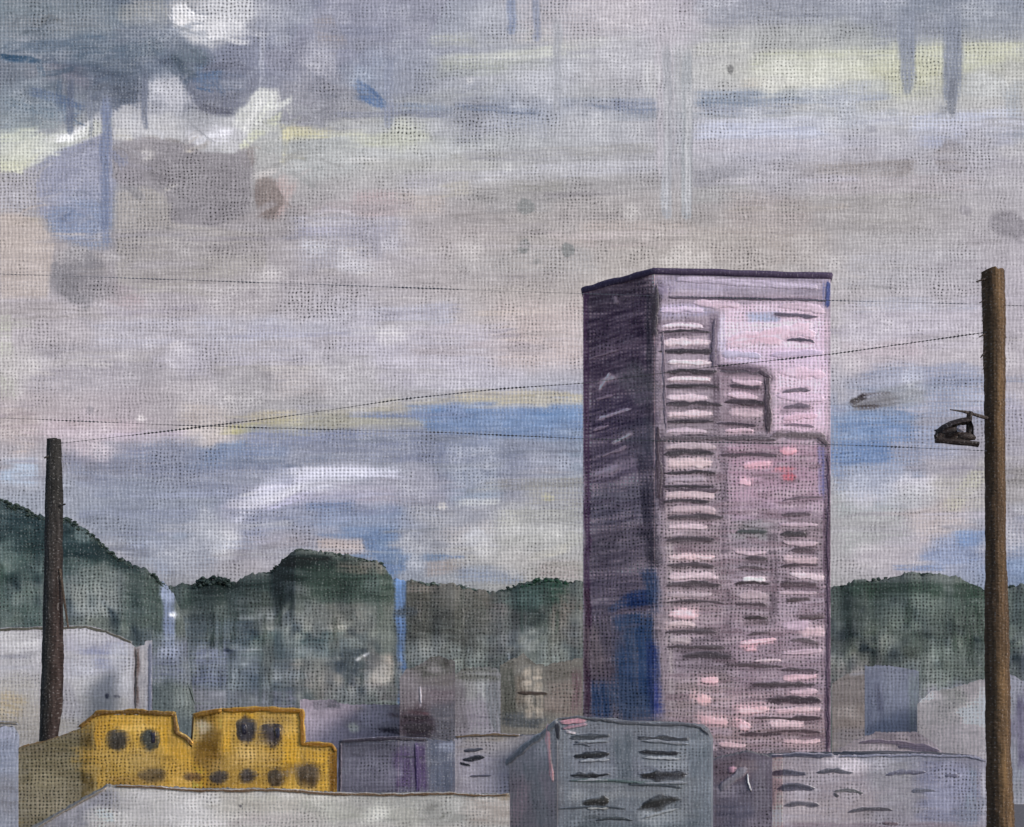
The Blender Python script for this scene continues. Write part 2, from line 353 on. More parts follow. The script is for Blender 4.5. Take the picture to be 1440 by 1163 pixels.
# ================================================================== SKY (a section of a dome 4 km out)
def build_sky():
    xs = np.concatenate([np.linspace(-4200, -60, 90), np.arange(-40, 1482, 1.35), np.linspace(1500, 5600, 90)])
    ys = np.concatenate([np.linspace(-3200, -60, 60), np.arange(-40, 860, 1.35), np.linspace(870, 1090, 20)])
    c = Canvas(xs, ys)
    gx = [-1500, 0, 180, 360, 540, 720, 900, 1080, 1260, 1440, 2600]
    gy = [-1200, 0, 100, 200, 300, 400, 500, 600, 700, 800, 900]
    r0 = [(128, 134, 146)] * 11
    G = [r0,
     [(118,132,142),(112,128,138),(108,120,134),(150,154,166),(140,146,162),(150,155,166),(176,173,182),(150,153,163),(132,140,154),(140,146,158),(140,146,158)],
     [(98,112,128),(98,112,128),(102,114,130),(128,134,150),(134,140,156),(162,166,170),(166,168,174),(178,180,173),(178,182,172),(168,170,165),(168,170,165)],
     [(150,156,158),(152,158,160),(158,158,164),(168,171,170),(170,174,172),(165,169,173),(162,164,170),(172,174,188),(168,169,178),(160,160,166),(160,160,166)],
     [(160,152,150),(164,156,154),(142,144,150),(148,146,148),(166,162,166),(156,153,152),(156,154,153),(158,154,154),(160,158,158),(165,163,168),(165,163,168)],
     [(165,160,162),(168,162,164),(152,148,152),(160,156,160),(166,163,168),(168,163,160),(170,165,161),(166,162,160),(168,166,171),(166,162,170),(166,162,170)],
     [(172,168,172),(172,168,172),(165,162,168),(160,157,162),(172,169,177),(180,173,177),(178,172,178),(174,170,176),(176,171,178),(170,166,172),(170,166,172)],
     [(168,160,162),(170,162,164),(168,160,166),(152,152,154),(152,153,155),(134,148,168),(130,145,168),(132,146,170),(150,151,164),(160,156,163),(160,156,163)],
     [(150,156,168),(150,157,169),(132,140,154),(150,154,172),(134,141,160),(146,149,159),(140,146,160),(150,154,154),(164,160,168),(152,151,154),(152,151,154)],
     [(140,145,155),(140,145,155),(134,139,148),(160,158,164),(128,138,156),(160,160,158),(160,160,156),(160,163,160),(164,160,168),(118,138,170),(130,138,160)],
     [(120,128,130),(120,128,130),(110,118,120),(110,118,118),(110,118,118),(110,118,118),(110,118,118),(120,126,122),(120,126,122),(120,126,122),(120,126,122)]]
    c.grid((gx, gy, G))
    S, D = c.S, c.D
    # --- far out of the main view: loose banks of cloud
    for k in range(160):
        x = random.choice([random.uniform(-3900, -60), random.uniform(1500, 5200), random.uniform(-2500, 4000)]); y = random.uniform(-2600, 820)
        if -200 < x < 1600 and y > -300: continue
        L = random.uniform(200, 700); v = random.uniform(-22, 24)
        S(x - L / 2, y, x + L / 2, y + random.uniform(-30, 30), random.uniform(50, 150), (152 + v, 156 + v, 166 + v), .5, .3, .55, random.uniform(-15, 15))
    # --- dark upper-left bank
    for a in [(0, 40, 200, 45, 70, (126,138,146), .6, .4, .62), (60, 110, 300, 95, 46, (92,106,124), .65, .4, .66), (100, 66, 240, 50, 30, (84,104,124), .6, .4, .62),
              (0, 20, 150, 20, 50, (138,144,150), .6, .4, .7), (10, 60, 170, 78, 30, (140,146,156), .5, .5, .35), (150, 70, 280, 110, 50, (96,108,124), .6, .3, .62),
              (0, 82, 90, 92, 8, (52,84,112), .8, .3, .5), (0, 108, 90, 100, 26, (112,122,134), .7, .3, .58), (50, 96, 130, 112, 30, (108,114,128), .8, .2, .5),
              (40, 145, 110, 160, 28, (74,98,130), .6, .4, .55), (0, 150, 80, 140, 34, (108,124,136), .7, .3, .5), (0, 172, 90, 168, 24, (128,140,144), .7, .3, .5),
              (160, 50, 260, 60, 30, (124,128,138), .6, .4, .6), (180, 12, 240, 30, 40, (160,162,164), .7, .4, .55), (120, 130, 180, 150, 40, (100,110,126), .7, .3, .6),
              (230, 60, 290, 90, 28, (98,112,122), .7, .2, .5), (160, 108, 210, 150, 40, (92,104,118), .6, .3, .6), (250, 140, 330, 150, 34, (108,114,130), .7, .3, .58),
              (300, 90, 380, 80, 50, (126,132,150), .6, .3, .52), (270, 104, 350, 116, 26, (104,124,150), .6, .5, .5), (330, 60, 420, 50, 50, (130,136,152), .6, .3, .5),
              (380, 100, 470, 120, 60, (134,138,154), .6, .3, .6), (400, 150, 470, 170, 50, (130,132,146), .6, .4, .66), (420, 30, 560, 30, 70, (136,142,160), .7, .3, .6),
              (370, 30, 440, 10, 30, (150,156,168), .6, .3, .5), (450, 80, 540, 60, 40, (132,140,158), .6, .3, .55), (420, 92, 470, 88, 14, (165,160,150), .5, .6, .35),
              (480, 160, 530, 170, 30, (150,150,150), .5, .5, .66)]: S(*a)
    # --- bright heads of cloud, swept brush arcs
    for a in [(244, 40, 350, 48, 20, (192,194,202), .75, .6, .5, -12),
              (262, 56, 340, 58, 12, (206,208,214), .8, .7, .5, -8), (300, 30, 352, 34, 30, (180,182,186), .6, .4, .5), (250, 24, 262, 50, 16, (232,232,232), .8, .4, .5),
              (230, 6, 345, 4, 18, (170,172,172), .6, .4, .5),
              (0, 205, 50, 200, 46, (196,202,186), .8, .3, .5), (30, 205, 110, 190, 30, (190,198,186), .8, .3, .5, 6), (60, 198, 105, 190, 10, (222,224,226), .8, .5, .5),
              (0, 228, 35, 222, 22, (200,204,172), .7, .3, .5), (102, 190, 145, 172, 30, (200,202,206), .85, .3, .5, 6),
              (158, 168, 205, 150, 22, (186,188,196), .8, .3, .5), (160, 180, 260, 170, 40, (176,178,184), .8, .3, .52), (163, 188, 185, 190, 14, (200,194,158), .7, .3, .45),
              (200, 186, 275, 182, 26, (180,178,172), .7, .4, .5), (262, 190, 350, 196, 40, (196,197,206), .85, .4, .5), 
              (270, 206, 340, 208, 18, (190,195,182), .8, .3, .5, -4), 
              (395, 186, 450, 184, 22, (206,202,160), .75, .4, .48, 4), ]: S(*a)
    D(236, 128, 22, 26, (186,186,192), .8, .4, .1); 
    D(218, 145, 20, 12, (150,154,166), .6, .4, .2); D(75, 33, 15, 14, (112,118,122), .6, .3)
    D(60, 100, 34, 14, (116,120,132), .6, .3); D(104, 118, 24, 14, (120,122,134), .6, .3)
    # blue-grey shoulder under it
    for a in [(60, 262, 160, 240, 100, (138,144,164), .75, .3, .7), (70, 300, 158, 290, 60, (118,134,160), .75, .3, .66), (0, 262, 60, 262, 50, (168,168,178), .6, .4, .74),
              (100, 330, 150, 320, 50, (124,136,158), .6, .3, .66), (60, 215, 150, 215, 24, (150,156,172), .6, .3, .66),
              (160, 230, 350, 226, 60, (140,138,142), .75, .3, .68), (180, 262, 360, 262, 50, (148,146,148), .6, .3, .68), (160, 290, 250, 288, 50, (160,158,154), .6, .3, .6),
              (170, 330, 380, 330, 60, (158,154,156), .6, .3, .55), (165, 240, 200, 245, 30, (150,146,166), .6, .3, .66), (190, 205, 260, 200, 12, (128,124,124), .5, .3, .5, -4),
              (0, 330, 60, 335, 60, (180,170,162), .8, .3, .6), (0, 380, 70, 385, 60, (176,170,168), .6, .3, .58), (0, 310, 60, 312, 14, (178,170,158), .7, .3, .6),
              (250, 360, 370, 350, 70, (162,160,166), .5, .3, .5)]: S(*a)
    D(108, 392, 40, 44, (128,128,134), .72, .25, .64, 0, .35); D(122, 440, 14, 20, (134,134,140), .6, .3, .6); D(95, 365, 20, 16, (138,134,138), .5, .3)
    D(378, 278, 21, 34, (126,118,116), .82, .2, .55, -12, .15); D(350, 222, 13, 17, (132,126,126), .7, .25, .55); 
    S(382, 300, 408, 250, 30, (174,158,156), .7, .2, .52); D(206, 216, 12, 12, (190,188,184), .5, .5, .2); 
    D(438, 345, 22, 10, (180,183,190), .6, .6, .2, 15, .6); D(500, 365, 28, 22, (184,184,188), .6, .6, .18, 0, .6); D(20, 285, 30, 18, (176,176,184), .5, .5, .72)
    # --- centre top
    for a in [(500, 90, 545, 100, 60, (130,140,158), .7, .3, .55), (500, 130, 545, 140, 20, (74,104,146), .75, .4, .5), (545, 40, 552, 165, 26, (132,140,158), .6, .2, .5),
              (560, 20, 660, 30, 60, (150,156,168), .7, .3, .55), (600, 60, 780, 48, 20, (172,176,170), .6, .5, .5), (600, 88, 800, 68, 18, (184,188,180), .8, .5, .5, 4),
              (770, 62, 900, 58, 18, (186,188,184), .7, .5, .5), (590, 100, 720, 96, 20, (166,172,168), .6, .5, .55), (700, 30, 880, 22, 60, (180,176,180), .6, .4, .66),
              (740, 110, 920, 105, 30, (172,172,176), .6, .4, .84), (640, 142, 930, 146, 14, (132,142,160), .75, .4, .8), (650, 156, 930, 156, 22, (140,148,164), .7, .4, .84),
              (560, 150, 660, 160, 18, (134,146,164), .7, .4, .6), (650, 132, 700, 165, 40, (134,140,154), .5, .3, .6), (660, 178, 694, 170, 30, (140,142,152), .6, .3, .6),
              (820, 164, 1200, 160, 8, (140,148,156), .5, .5, .6), (560, 176, 900, 186, 26, (170,173,180), .6, .5, .55), (480, 200, 580, 194, 20, (190,194,178), .7, .5, .5),
              (485, 226, 545, 225, 6, (206,206,206), .7, .6, .4), (500, 215, 700, 210, 20, (182,186,188), .6, .5, .5), (400, 230, 500, 210, 60, (170,175,176), .7, .4, .5),
              (420, 190, 520, 185, 10, (198,200,180), .6, .4, .5), (640, 222, 960, 206, 14, (160,160,158), .4, .4, .55), (660, 246, 930, 232, 20, (178,180,188), .7, .4, .52),
              (560, 262, 660, 252, 26, (168,168,178), .5, .4, .55), (500, 290, 560, 285, 36, (172,158,160), .6, .3, .6), (560, 284, 625, 286, 34, (178,170,166), .6, .4, .74),
              (660, 276, 800, 268, 20, (146,146,146), .6, .4, .56), (620, 268, 660, 262, 20, (176,172,156), .4, .4, .7), (680, 292, 780, 288, 18, (150,150,152), .55, .4, .55),
              (800, 262, 940, 258, 14, (150,149,150), .5, .4, .6), (800, 294, 950, 286, 40, (168,164,164), .5, .4, .84), (780, 330, 960, 330, 40, (180,170,166), .5, .3, .78),
              (640, 372, 840, 366, 50, (166,166,168), .5, .4, .6), (410, 318, 560, 320, 30, (164,166,182), .5, .4, .5), (420, 350, 520, 352, 60, (162,164,178), .4, .4, .5),
              (560, 390, 820, 395, 24, (160,156,158), .5, .4, .6), (600, 340, 720, 335, 40, (172,166,166), .4, .4, .6)]: S(*a)
    c.drip(718, -20, 40, 11, (128,140,164), .6); c.drip(754, -20, 52, 10, (140,148,166), .5); c.drip(783, 20, 148, 12, (154,158,164), .5); c.drip(150, 130, 330, 13, (110,124,152), .5, .5, 1.1)
    c.drip(190, 90, 165, 9, (102,112,128), .6); c.drip(100, 120, 180, 9, (104,114,130), .6); c.drip(205, 100, 172, 8, (110,118,134), .5)
    # --- right top
    for a in [(980, 14, 1300, 12, 40, (142,148,160), .7, .4, .6), (1260, 12, 1440, 16, 60, (134,143,156), .8, .3, .6), (1230, 40, 1330, 36, 40, (140,146,158), .7, .3, .56),
              (1360, 30, 1440, 40, 50, (146,152,162), .5, .4, .6), (990, 56, 1160, 52, 30, (166,170,170), .6, .5, .55), (970, 70, 1060, 66, 18, (186,188,182), .6, .5, .5),
              (1060, 92, 1440, 78, 34, (190,194,176), .85, .5, .56), (1180, 104, 1340, 100, 14, (192,194,170), .7, .5, .52), (1350, 70, 1440, 76, 26, (188,191,172), .8, .4, .52),
              (1040, 116, 1200, 112, 12, (184,176,164), .5, .5, .55), (975, 138, 1190, 134, 20, (140,152,168), .8, .4, .76), (980, 154, 1120, 154, 18, (146,154,170), .7, .4, .84),
              (1150, 140, 1260, 134, 12, (140,150,170), .6, .4, .58), (1180, 124, 1300, 122, 22, (172,178,176), .5, .4, .55), (1340, 120, 1440, 124, 30, (168,174,178), .5, .4, .55),
              (975, 182, 1160, 178, 26, (184,190,208), .85, .5, .52), (1100, 172, 1280, 166, 22, (182,186,196), .75, .5, .5), (1280, 176, 1440, 166, 30, (178,184,202), .75, .5, .5),
              (1290, 196, 1440, 196, 24, (160,166,186), .7, .4, .5), (960, 205, 1160, 204, 20, (178,176,184), .6, .4, .55), (1100, 240, 1290, 234, 26, (152,148,148), .75, .3, .6, 4),
              (1130, 222, 1250, 214, 18, (164,162,168), .5, .4, .55), (970, 250, 1060, 244, 26, (146,148,156), .6, .3, .62), (970, 276, 1060, 270, 22, (160,162,162), .6, .4, .76),
              (1140, 262, 1380, 258, 24, (172,166,170), .5, .4, .58), (1100, 286, 1300, 282, 20, (150,148,146), .5, .4, .56), (1100, 320, 1300, 316, 26, (154,152,152), .5, .4, .56),
              (1140, 300, 1280, 304, 7, (172,170,170), .6, .6, .5), (1330, 232, 1440, 230, 40, (170,168,176), .5, .4, .66), (1020, 300, 1140, 310, 60, (168,160,158), .5, .3, .62),
              (930, 340, 1160, 350, 50, (172,165,160), .6, .3, .66), (1180, 380, 1380, 374, 50, (172,172,178), .6, .4, .6), (1180, 340, 1360, 336, 26, (166,166,168), .4, .4, .58),
              (1420, 120, 1440, 220, 20, (150,160,170), .4, .3, .5)]: S(*a)
    D(1340, 222, 26, 26, (140,136,138), .6, .25, .58); D(1272, 236, 12, 9, (134,130,130), .7, .3); D(1420, 318, 28, 18, (134,132,138), .75, .25, .58, 10); D(1358, 296, 9, 8, (146,144,150), .7, .3)
    D(1028, 97, 5, 7, (110,112,112), .8, .3); D(1225, 182, 8, 6, (148,150,160), .6, .3); D(1176, 144, 12, 9, (136,144,160), .6, .3); D(1150, 156, 14, 9, (154,160,170), .5, .3)
    D(988, 16, 11, 11, (146,144,150), .7, .25); D(975, 52, 14, 10, (146,150,156), .5, .4); D(1255, 158, 9, 6, (148,154,160), .4, .4)
    c.drip(1276, 20, 118, 22, (134,142,156), .75, .52, .8); c.drip(1338, 10, 132, 26, (132,140,154), .78, .52, .9); c.drip(1340, 110, 155, 12, (118,124,134), .8, .5, .8)
    c.drip(936, -10, 240, 26, (178,176,182), .7, .55, .8); c.drip(938, 60, 298, 11, (172,176,182), .8, .5, 1.2); c.drip(966, 70, 298, 12, (168,174,178), .8, .5, 1.2)
    c.drip(968, 140, 296, 5, (192,196,200), .7, .5, 1.2); c.drip(938, 180, 290, 5, (186,190,196), .6, .5, 1.2); S(900, 40, 980, 30, 60, (178,174,182), .6, .3, .66)
    S(906, 80, 912, 135, 10, (196,198,200), .5, .4, .4); D(738, 290, 13, 12, (128,132,132), .85, .15); D(799, 350, 10, 11, (130,134,134), .85, .15); D(738, 346, 8, 11, (134,138,138), .8, .2, None, 25)
    D(756, 368, 5, 4, (138,140,140), .6, .3); D(712, 234, 10, 8, (186,188,190), .5, .5, .25); D(662, 114, 6, 6, (190,192,194), .6, .4, .3)
    # --- middle left band
    for a in [(0, 440, 280, 450, 70, (176,172,178), .6, .4, .55), (130, 470, 480, 446, 40, (178,178,190), .7, .5, .53, 5), (280, 462, 640, 440, 36, (176,178,192), .75, .5, .52, 6),
              (260, 498, 560, 494, 30, (172,172,184), .6, .5, .53), (0, 520, 200, 520, 60, (162,160,168), .6, .4, .55), (180, 520, 340, 526, 40, (158,156,162), .6, .3, .56),
              (480, 470, 720, 500, 60, (178,176,188), .7, .4, .5), (520, 520, 740, 540, 40, (180,178,190), .6, .4, .5), (700, 470, 820, 470, 90, (186,174,172), .6, .3, .66),
              (0, 590, 50, 610, 50, (170,160,160), .7, .3, .3), (60, 602, 200, 606, 26, (190,176,184), .8, .4, .55), (200, 560, 340, 566, 40, (164,160,164), .5, .4, .4),
              (0, 430, 14, 560, 26, (172,176,160), .6, .3, .4), (160, 410, 200, 430, 30, (166,152,156), .5, .3, .6), (0, 650, 40, 640, 20, (178,164,158), .6, .3, .4),
              (380, 535, 470, 530, 50, (178,172,172), .5, .5, .2), (340, 590, 420, 582, 16, (170,162,140), .7, .4, .4), (250, 580, 330, 590, 30, (176,168,164), .6, .3, .25),
              (245, 612, 330, 612, 22, (196,188,184), .75, .3, .12), (300, 606, 370, 600, 12, (172,168,120), .8, .3, .5), (370, 606, 560, 572, 30, (164,160,134), .8, .4, .58, 4),
              (540, 580, 700, 556, 22, (160,157,146), .6, .4, .6), (640, 560, 830, 560, 22, (178,172,152), .75, .3, .66), (420, 590, 620, 596, 18, (150,152,150), .5, .4, .56)]: S(*a)
    D(362, 535, 19, 28, (146,144,148), .7, .3, .56); D(374, 524, 10, 14, (136,134,138), .4, .4); D(120, 512, 11, 8, (140,138,144), .7, .3); D(126, 576, 6, 7, (144,142,148), .7, .3)
    D(3, 524, 5, 5, (100,104,100), .8, .3); D(248, 488, 9, 8, (196,192,194), .6, .4, .2); D(325, 560, 8, 6, (200,196,196), .5, .4, .2); D(198, 588, 8, 5, (206,200,202), .6, .4, .2)
    D(550, 470, 22, 16, (196,194,198), .5, .5, .25); D(276, 548, 30, 20, (172,168,172), .5, .5, .35)
    # --- blue weather under the yellow band
    for a in [(90, 640, 200, 640, 40, (128,132,146), .8, .3, .6), (150, 622, 280, 630, 26, (164,160,172), .5, .4, .4), (200, 650, 420, 640, 44, (124,134,158), .8, .4, .6),
              (280, 640, 350, 628, 20, (110,138,172), .7, .4, .55), (340, 624, 640, 628, 44, (128,138,166), .8, .4, .56), (420, 640, 620, 650, 40, (138,140,150), .6, .4, .6),
              (570, 580, 700, 572, 20, (122,140,172), .8, .3, .56), (600, 590, 820, 592, 34, (108,138,180), .85, .3, .56), (700, 604, 820, 580, 24, (92,132,178), .8, .3, .56),
              (620, 622, 700, 620, 40, (124,138,166), .7, .3, .6), (700, 640, 800, 640, 50, (144,148,160), .7, .4, .6), (780, 610, 822, 640, 50, (122,136,150), .7, .3, .6),
              (630, 640, 700, 640, 26, (150,158,174), .8, .3, .12), (630, 680, 705, 680, 50, (134,148,166), .8, .3, .16), (640, 708, 704, 706, 10, (180,184,184), .6, .5, .2),
              (650, 655, 690, 655, 26, (120,130,148), .7, .3, .3), (710, 640, 730, 700, 30, (130,134,148), .6, .2, .56), (730, 660, 790, 650, 50, (150,150,160), .6, .3, .56),
              (740, 696, 822, 690, 50, (156,156,152), .6, .3, .66), (0, 660, 50, 662, 36, (166,182,202), .85, .3, .55), (100, 680, 240, 690, 44, (136,142,158), .75, .4, .58),
              (90, 672, 120, 690, 24, (158,166,182), .8, .3, .56), (120, 720, 250, 730, 44, (140,146,160), .7, .4, .6), (80, 736, 190, 782, 30, (172,172,180), .7, .3, .56),
              (170, 700, 320, 690, 40, (134,142,160), .6, .4, .62), (180, 750, 300, 760, 50, (138,146,162), .7, .4, .62), (215, 760, 240, 800, 40, (146,156,176), .7, .2, .6),
              
              (300, 720, 440, 702, 24, (170,170,188), .8, .5, .56), (400, 700, 560, 692, 30, (164,162,178), .8, .4, .6), (330, 742, 470, 720, 40, (134,142,164), .7, .4, .62),
              (520, 680, 630, 690, 50, (150,148,160), .7, .3, .66), (430, 716, 500, 712, 20, (112,132,166), .6, .4, .62), (440, 740, 570, 728, 30, (118,138,168), .75, .3, .6),
              (480, 752, 560, 750, 26, (100,130,170), .85, .3, .56), (530, 760, 560, 800, 40, (98,126,164), .9, .2, .56), (400, 752, 480, 752, 26, (164,158,166), .6, .4, .68),
              (446, 770, 515, 766, 28, (184,170,166), .85, .2, .6), (370, 760, 450, 756, 26, (150,148,156), .7, .3, .66), (320, 776, 390, 772, 28, (140,140,150), .7, .3, .62),
              (570, 740, 640, 750, 70, (156,158,164), .7, .3, .56), (630, 770, 700, 760, 50, (172,170,172), .8, .3, .52), (660, 750, 680, 770, 30, (184,188,196), .7, .4, .5),
              (700, 745, 820, 740, 60, (168,170,164), .75, .3, .58), (600, 800, 640, 796, 20, (148,140,138), .6, .3, .6), (630, 790, 650, 800, 20, (128,120,116), .5, .2, .5),
              (640, 808, 740, 806, 24, (128,140,160), .7, .3, .6), (740, 786, 800, 770, 14, (196,192,172), .6, .4, .5), (760, 800, 820, 804, 24, (160,152,152), .6, .3, .64)]: S(*a)
    D(312, 762, 24, 24, (196,197,200), .7, .7, .12, 0, .5); D(306, 768, 14, 12, (212,212,212), .6, .7, .2); D(622, 712, 8, 7, (192,190,186), .6, .5, .25)
    D(250, 752, 12, 8, (166,184,204), .7, .4, .5); D(240, 775, 9, 14, (150,160,182), .5, .4); D(500, 664, 16, 4, (196,200,206), .6, .4, .4)
    D(128, 655, 12, 8, (98,100,106), .6, .4, .5); D(150, 662, 30, 7, (116,116,124), .6, .4, .5, 8); 
    D(672, 754, 22, 8, (190,194,204), .6, .5, .5); D(770, 700, 10, 6, (180,178,150), .5, .5, .6)
    # --- right of the tower
    for a in [(1175, 460, 1400, 452, 60, (178,174,186), .7, .3, .56), (1175, 500, 1300, 496, 40, (182,172,180), .7, .3, .6), (1200, 430, 1380, 426, 20, (166,170,184), .5, .4, .55),
              (1210, 540, 1390, 524, 34, (142,150,172), .8, .3, .58), (1220, 522, 1300, 516, 20, (148,154,172), .6, .3, .58), (1175, 600, 1290, 590, 50, (112,140,178), .9, .3, .56),
              (1172, 640, 1260, 632, 36, (104,134,176), .85, .3, .6), (1170, 620, 1190, 690, 24, (104,128,170), .5, .3, .6), (1190, 676, 1300, 660, 36, (142,154,176), .7, .3, .68),
              (1250, 620, 1400, 626, 40, (146,152,172), .7, .3, .62), (1290, 560, 1400, 560, 26, (156,160,176), .6, .3, .6), (1175, 710, 1290, 700, 40, (158,166,168), .7, .3, .66),
              (1200, 700, 1320, 676, 20, (184,182,192), .7, .4, .58), (1300, 700, 1390, 690, 50, (172,170,166), .7, .3, .6), (1280, 745, 1360, 720, 60, (180,172,172), .8, .3, .58),
              (1180, 750, 1280, 745, 50, (162,166,166), .7, .3, .62), (1200, 780, 1300, 776, 30, (172,168,174), .7, .3, .6), (1340, 760, 1400, 756, 26, (112,138,178), .85, .2, .56),
              (1290, 790, 1390, 776, 22, (132,148,180), .8, .3, .6), (1255, 796, 1330, 800, 10, (120,138,172), .6, .4, .6), (1330, 720, 1400, 640, 24, (176,176,160), .5, .3, .58),
              (1415, 560, 1440, 640, 40, (162,162,178), .7, .3, .62), (1415, 680, 1440, 680, 50, (142,140,140), .8, .3, .62), (1415, 740, 1440, 740, 50, (156,154,162), .7, .3, .62),
              (1415, 470, 1440, 470, 70, (172,168,176), .5, .3, .6), (1240, 560, 1300, 552, 30, (136,140,146), .8, .2, .5), (1196, 572, 1262, 562, 16, (118,118,122), .75, .3, .5),
              (1220, 580, 1290, 574, 12, (128,136,150), .6, .3, .5), (1198, 566, 1214, 558, 8, (58,54,56), .85, .4, .5), (1200, 572, 1230, 570, 5, (66,62,62), .7, .4, .5),
              (1210, 556, 1250, 552, 4, (90,86,88), .5, .5, .5), (1170, 440, 1200, 700, 14, (170,168,174), .4, .2, .6)]: S(*a)
    D(1240, 405, 18, 3, (128,128,132), .5, .4, .5, 6); D(1276, 660, 5, 3, (110,112,120), .6, .3)
    # --- the larger cloud shapes of the upper left, with their scalloped rims
    P = c.poly
    P([(52, 262), (60, 238), (88, 212), (118, 198), (150, 184), (158, 200), (160, 262), (156, 322), (130, 345), (88, 338), (70, 310), (54, 300)], (138, 143, 163), .85, 4, .36)
    P([(62, 300), (100, 280), (155, 284), (156, 330), (128, 350), (84, 338)], (114, 130, 158), .7, 12, .36)
    P([(0, 205), (60, 190), (98, 194), (112, 182), (126, 168), (138, 170), (146, 186), (110, 200), (80, 212), (52, 232), (30, 242), (0, 242)], (184, 188, 181), .85, 4, .52)
    P([(0, 228), (40, 222), (60, 214), (30, 242), (0, 244)], (188, 190, 166), .7, 5, .5); c.S(78, 198, 106, 192, 7, (226, 228, 230), .8, .3); c.S(104, 188, 130, 168, 6, (208, 210, 214), .7, .3)
    P([(158, 196), (157, 172), (166, 152), (182, 146), (196, 154), (204, 148), (212, 158), (236, 156), (258, 168), (300, 168), (340, 160), (352, 130), (392, 122), (398, 152), (362, 178), (344, 206), (330, 216), (280, 214), (250, 196), (200, 190), (175, 198)], (178, 180, 184), .9, 4, .53)
    P([(262, 178), (300, 172), (330, 182), (322, 200), (280, 208), (264, 198)], (204, 205, 214), .8, 9, .5); c.S(268, 190, 326, 186, 10, (226, 228, 236), .8, .6, .5); P([(326, 176), (342, 138), (368, 122), (394, 130), (388, 160), (350, 190)], (194, 197, 193), .8, 6, .5); c.S(338, 190, 372, 136, 10, (214, 216, 214), .7, .7, .5); c.S(352, 186, 386, 136, 6, (212, 216, 206), .6, .7, .5)
    P([(336, 204), (352, 182), (398, 154), (392, 176), (360, 196), (342, 214)], (200, 204, 180), .75, 5, .5); P([(398, 184), (412, 172), (446, 182), (450, 190), (410, 194), (400, 232), (394, 228)], (198, 194, 158), .65, 6, .5)
    P([(158, 206), (178, 196), (214, 192), (252, 202), (288, 214), (330, 216), (346, 206), (356, 236), (352, 300), (300, 318), (238, 312), (226, 268), (170, 262), (158, 250)], (140, 138, 143), .85, 4, .72)
    P([(162, 270), (200, 262), (232, 266), (240, 312), (330, 322), (372, 330), (380, 400), (300, 420), (164, 400)], (160, 157, 154), .75, 6, .6)
    P([(0, 302), (28, 300), (58, 316), (78, 342), (72, 380), (66, 420), (0, 420)], (178, 169, 164), .85, 5, .58); P([(72, 372), (90, 352), (124, 352), (146, 366), (146, 392), (134, 420), (122, 440), (98, 424), (76, 408)], (130, 130, 135), .85, 4, .64)
    P([(152, 106), (176, 98), (206, 108), (214, 130), (200, 146), (186, 150), (166, 146)], (98, 108, 122), .6, 6, .62)
    P([(0, 90), (30, 86), (70, 92), (92, 110), (120, 122), (126, 140), (108, 142), (60, 128), (0, 126)], (118, 126, 136), .6, 5, .58); c.S(0, 80, 44, 82, 6, (52, 80, 104), .8, .3); c.S(40, 82, 70, 88, 5, (60, 84, 106), .7, .3); c.S(54, 86, 60, 108, 8, (76, 100, 120), .6, .3)
    P([(268, 112), (290, 92), (330, 82), (362, 96), (366, 120), (346, 150), (310, 162), (272, 148), (262, 128)], (116, 121, 136), .8, 5, .58); c.S(272, 110, 312, 106, 14, (92, 116, 146), .6, .4); c.S(276, 122, 300, 128, 4, (70, 98, 132), .6, .4); c.S(312, 120, 344, 118, 16, (150, 156, 168), .5, .5, .3)
    P([(364, 78), (410, 58), (430, 30), (450, 6), (470, -20), (640, -20), (612, 40), (600, 62), (566, 74), (556, 96), (552, 160), (530, 150), (520, 100), (496, 84), (470, 96), (420, 90), (380, 100)], (142, 145, 160), .8, 5, .54)
    P([(400, 96), (440, 92), (472, 96), (500, 88), (506, 120), (520, 150), (510, 184), (460, 190), (404, 180), (392, 140)], (138, 139, 147), .55, 14, .42); P([(440, 26), (466, 22), (490, 60), (470, 78), (446, 70)], (150, 142, 138), .4, 6, .7)
    P([(500, 96), (514, 84), (546, 80), (548, 150), (530, 148), (510, 132)], (128, 141, 160), .8, 4, .54); P([(500, 122), (516, 132), (544, 138), (544, 154), (522, 148), (506, 136)], (86, 112, 150), .8, 4, .5); c.S(546, 76, 545, 150, 3, (96, 112, 140), .6, .3)
    P([(236, 4), (262, -10), (352, -10), (356, 20), (340, 56), (300, 70), (262, 62), (246, 40)], (168, 170, 174), .65, 9, .53); c.arcs(290, -6, 36, 74, 12, 20, 130, .85, (204, 206, 210), 4, .7); P([(240, 8), (262, 4), (282, 56), (270, 66), (248, 40)], (208, 208, 208), .8, 7, .5); c.arcs(296, -10, 40, 70, 7, 70, 150, .9, (226, 227, 230), 3, .6)
    P([(168, 6), (230, -4), (236, 30), (230, 44), (176, 38), (162, 24)], (150, 154, 154), .6, 6, .56); c.S(368, 30, 368, 110, 5, (160, 166, 180), .5, .4); c.S(376, 46, 410, 56, 12, (166, 170, 180), .6, .4)
    P([(215, 108), (250, 106), (256, 140), (236, 156), (208, 146)], (164, 168, 178), .6, 10, .2); c.S(232, 142, 246, 152, 3, (232, 232, 242), .8, .3); c.S(240, 140, 248, 150, 3, (236, 236, 244), .7, .3)
    D(372, 244, 18, 6, (186, 182, 180), .5, .7, .15, -15); D(206, 218, 12, 9, (176, 174, 172), .5, .6, .15); D(262, 210, 8, 6, (198, 190, 172), .5, .6, .2); P([(362, 252), (378, 250), (392, 266), (398, 286), (386, 302), (362, 308)], (128, 120, 117), .85, 3, .55)
    P([(322, 738), (340, 702), (372, 672), (430, 654), (520, 652), (560, 664), (500, 684), (430, 690), (380, 704), (350, 728), (336, 744)], (182, 184, 200), .6, 18, .52)
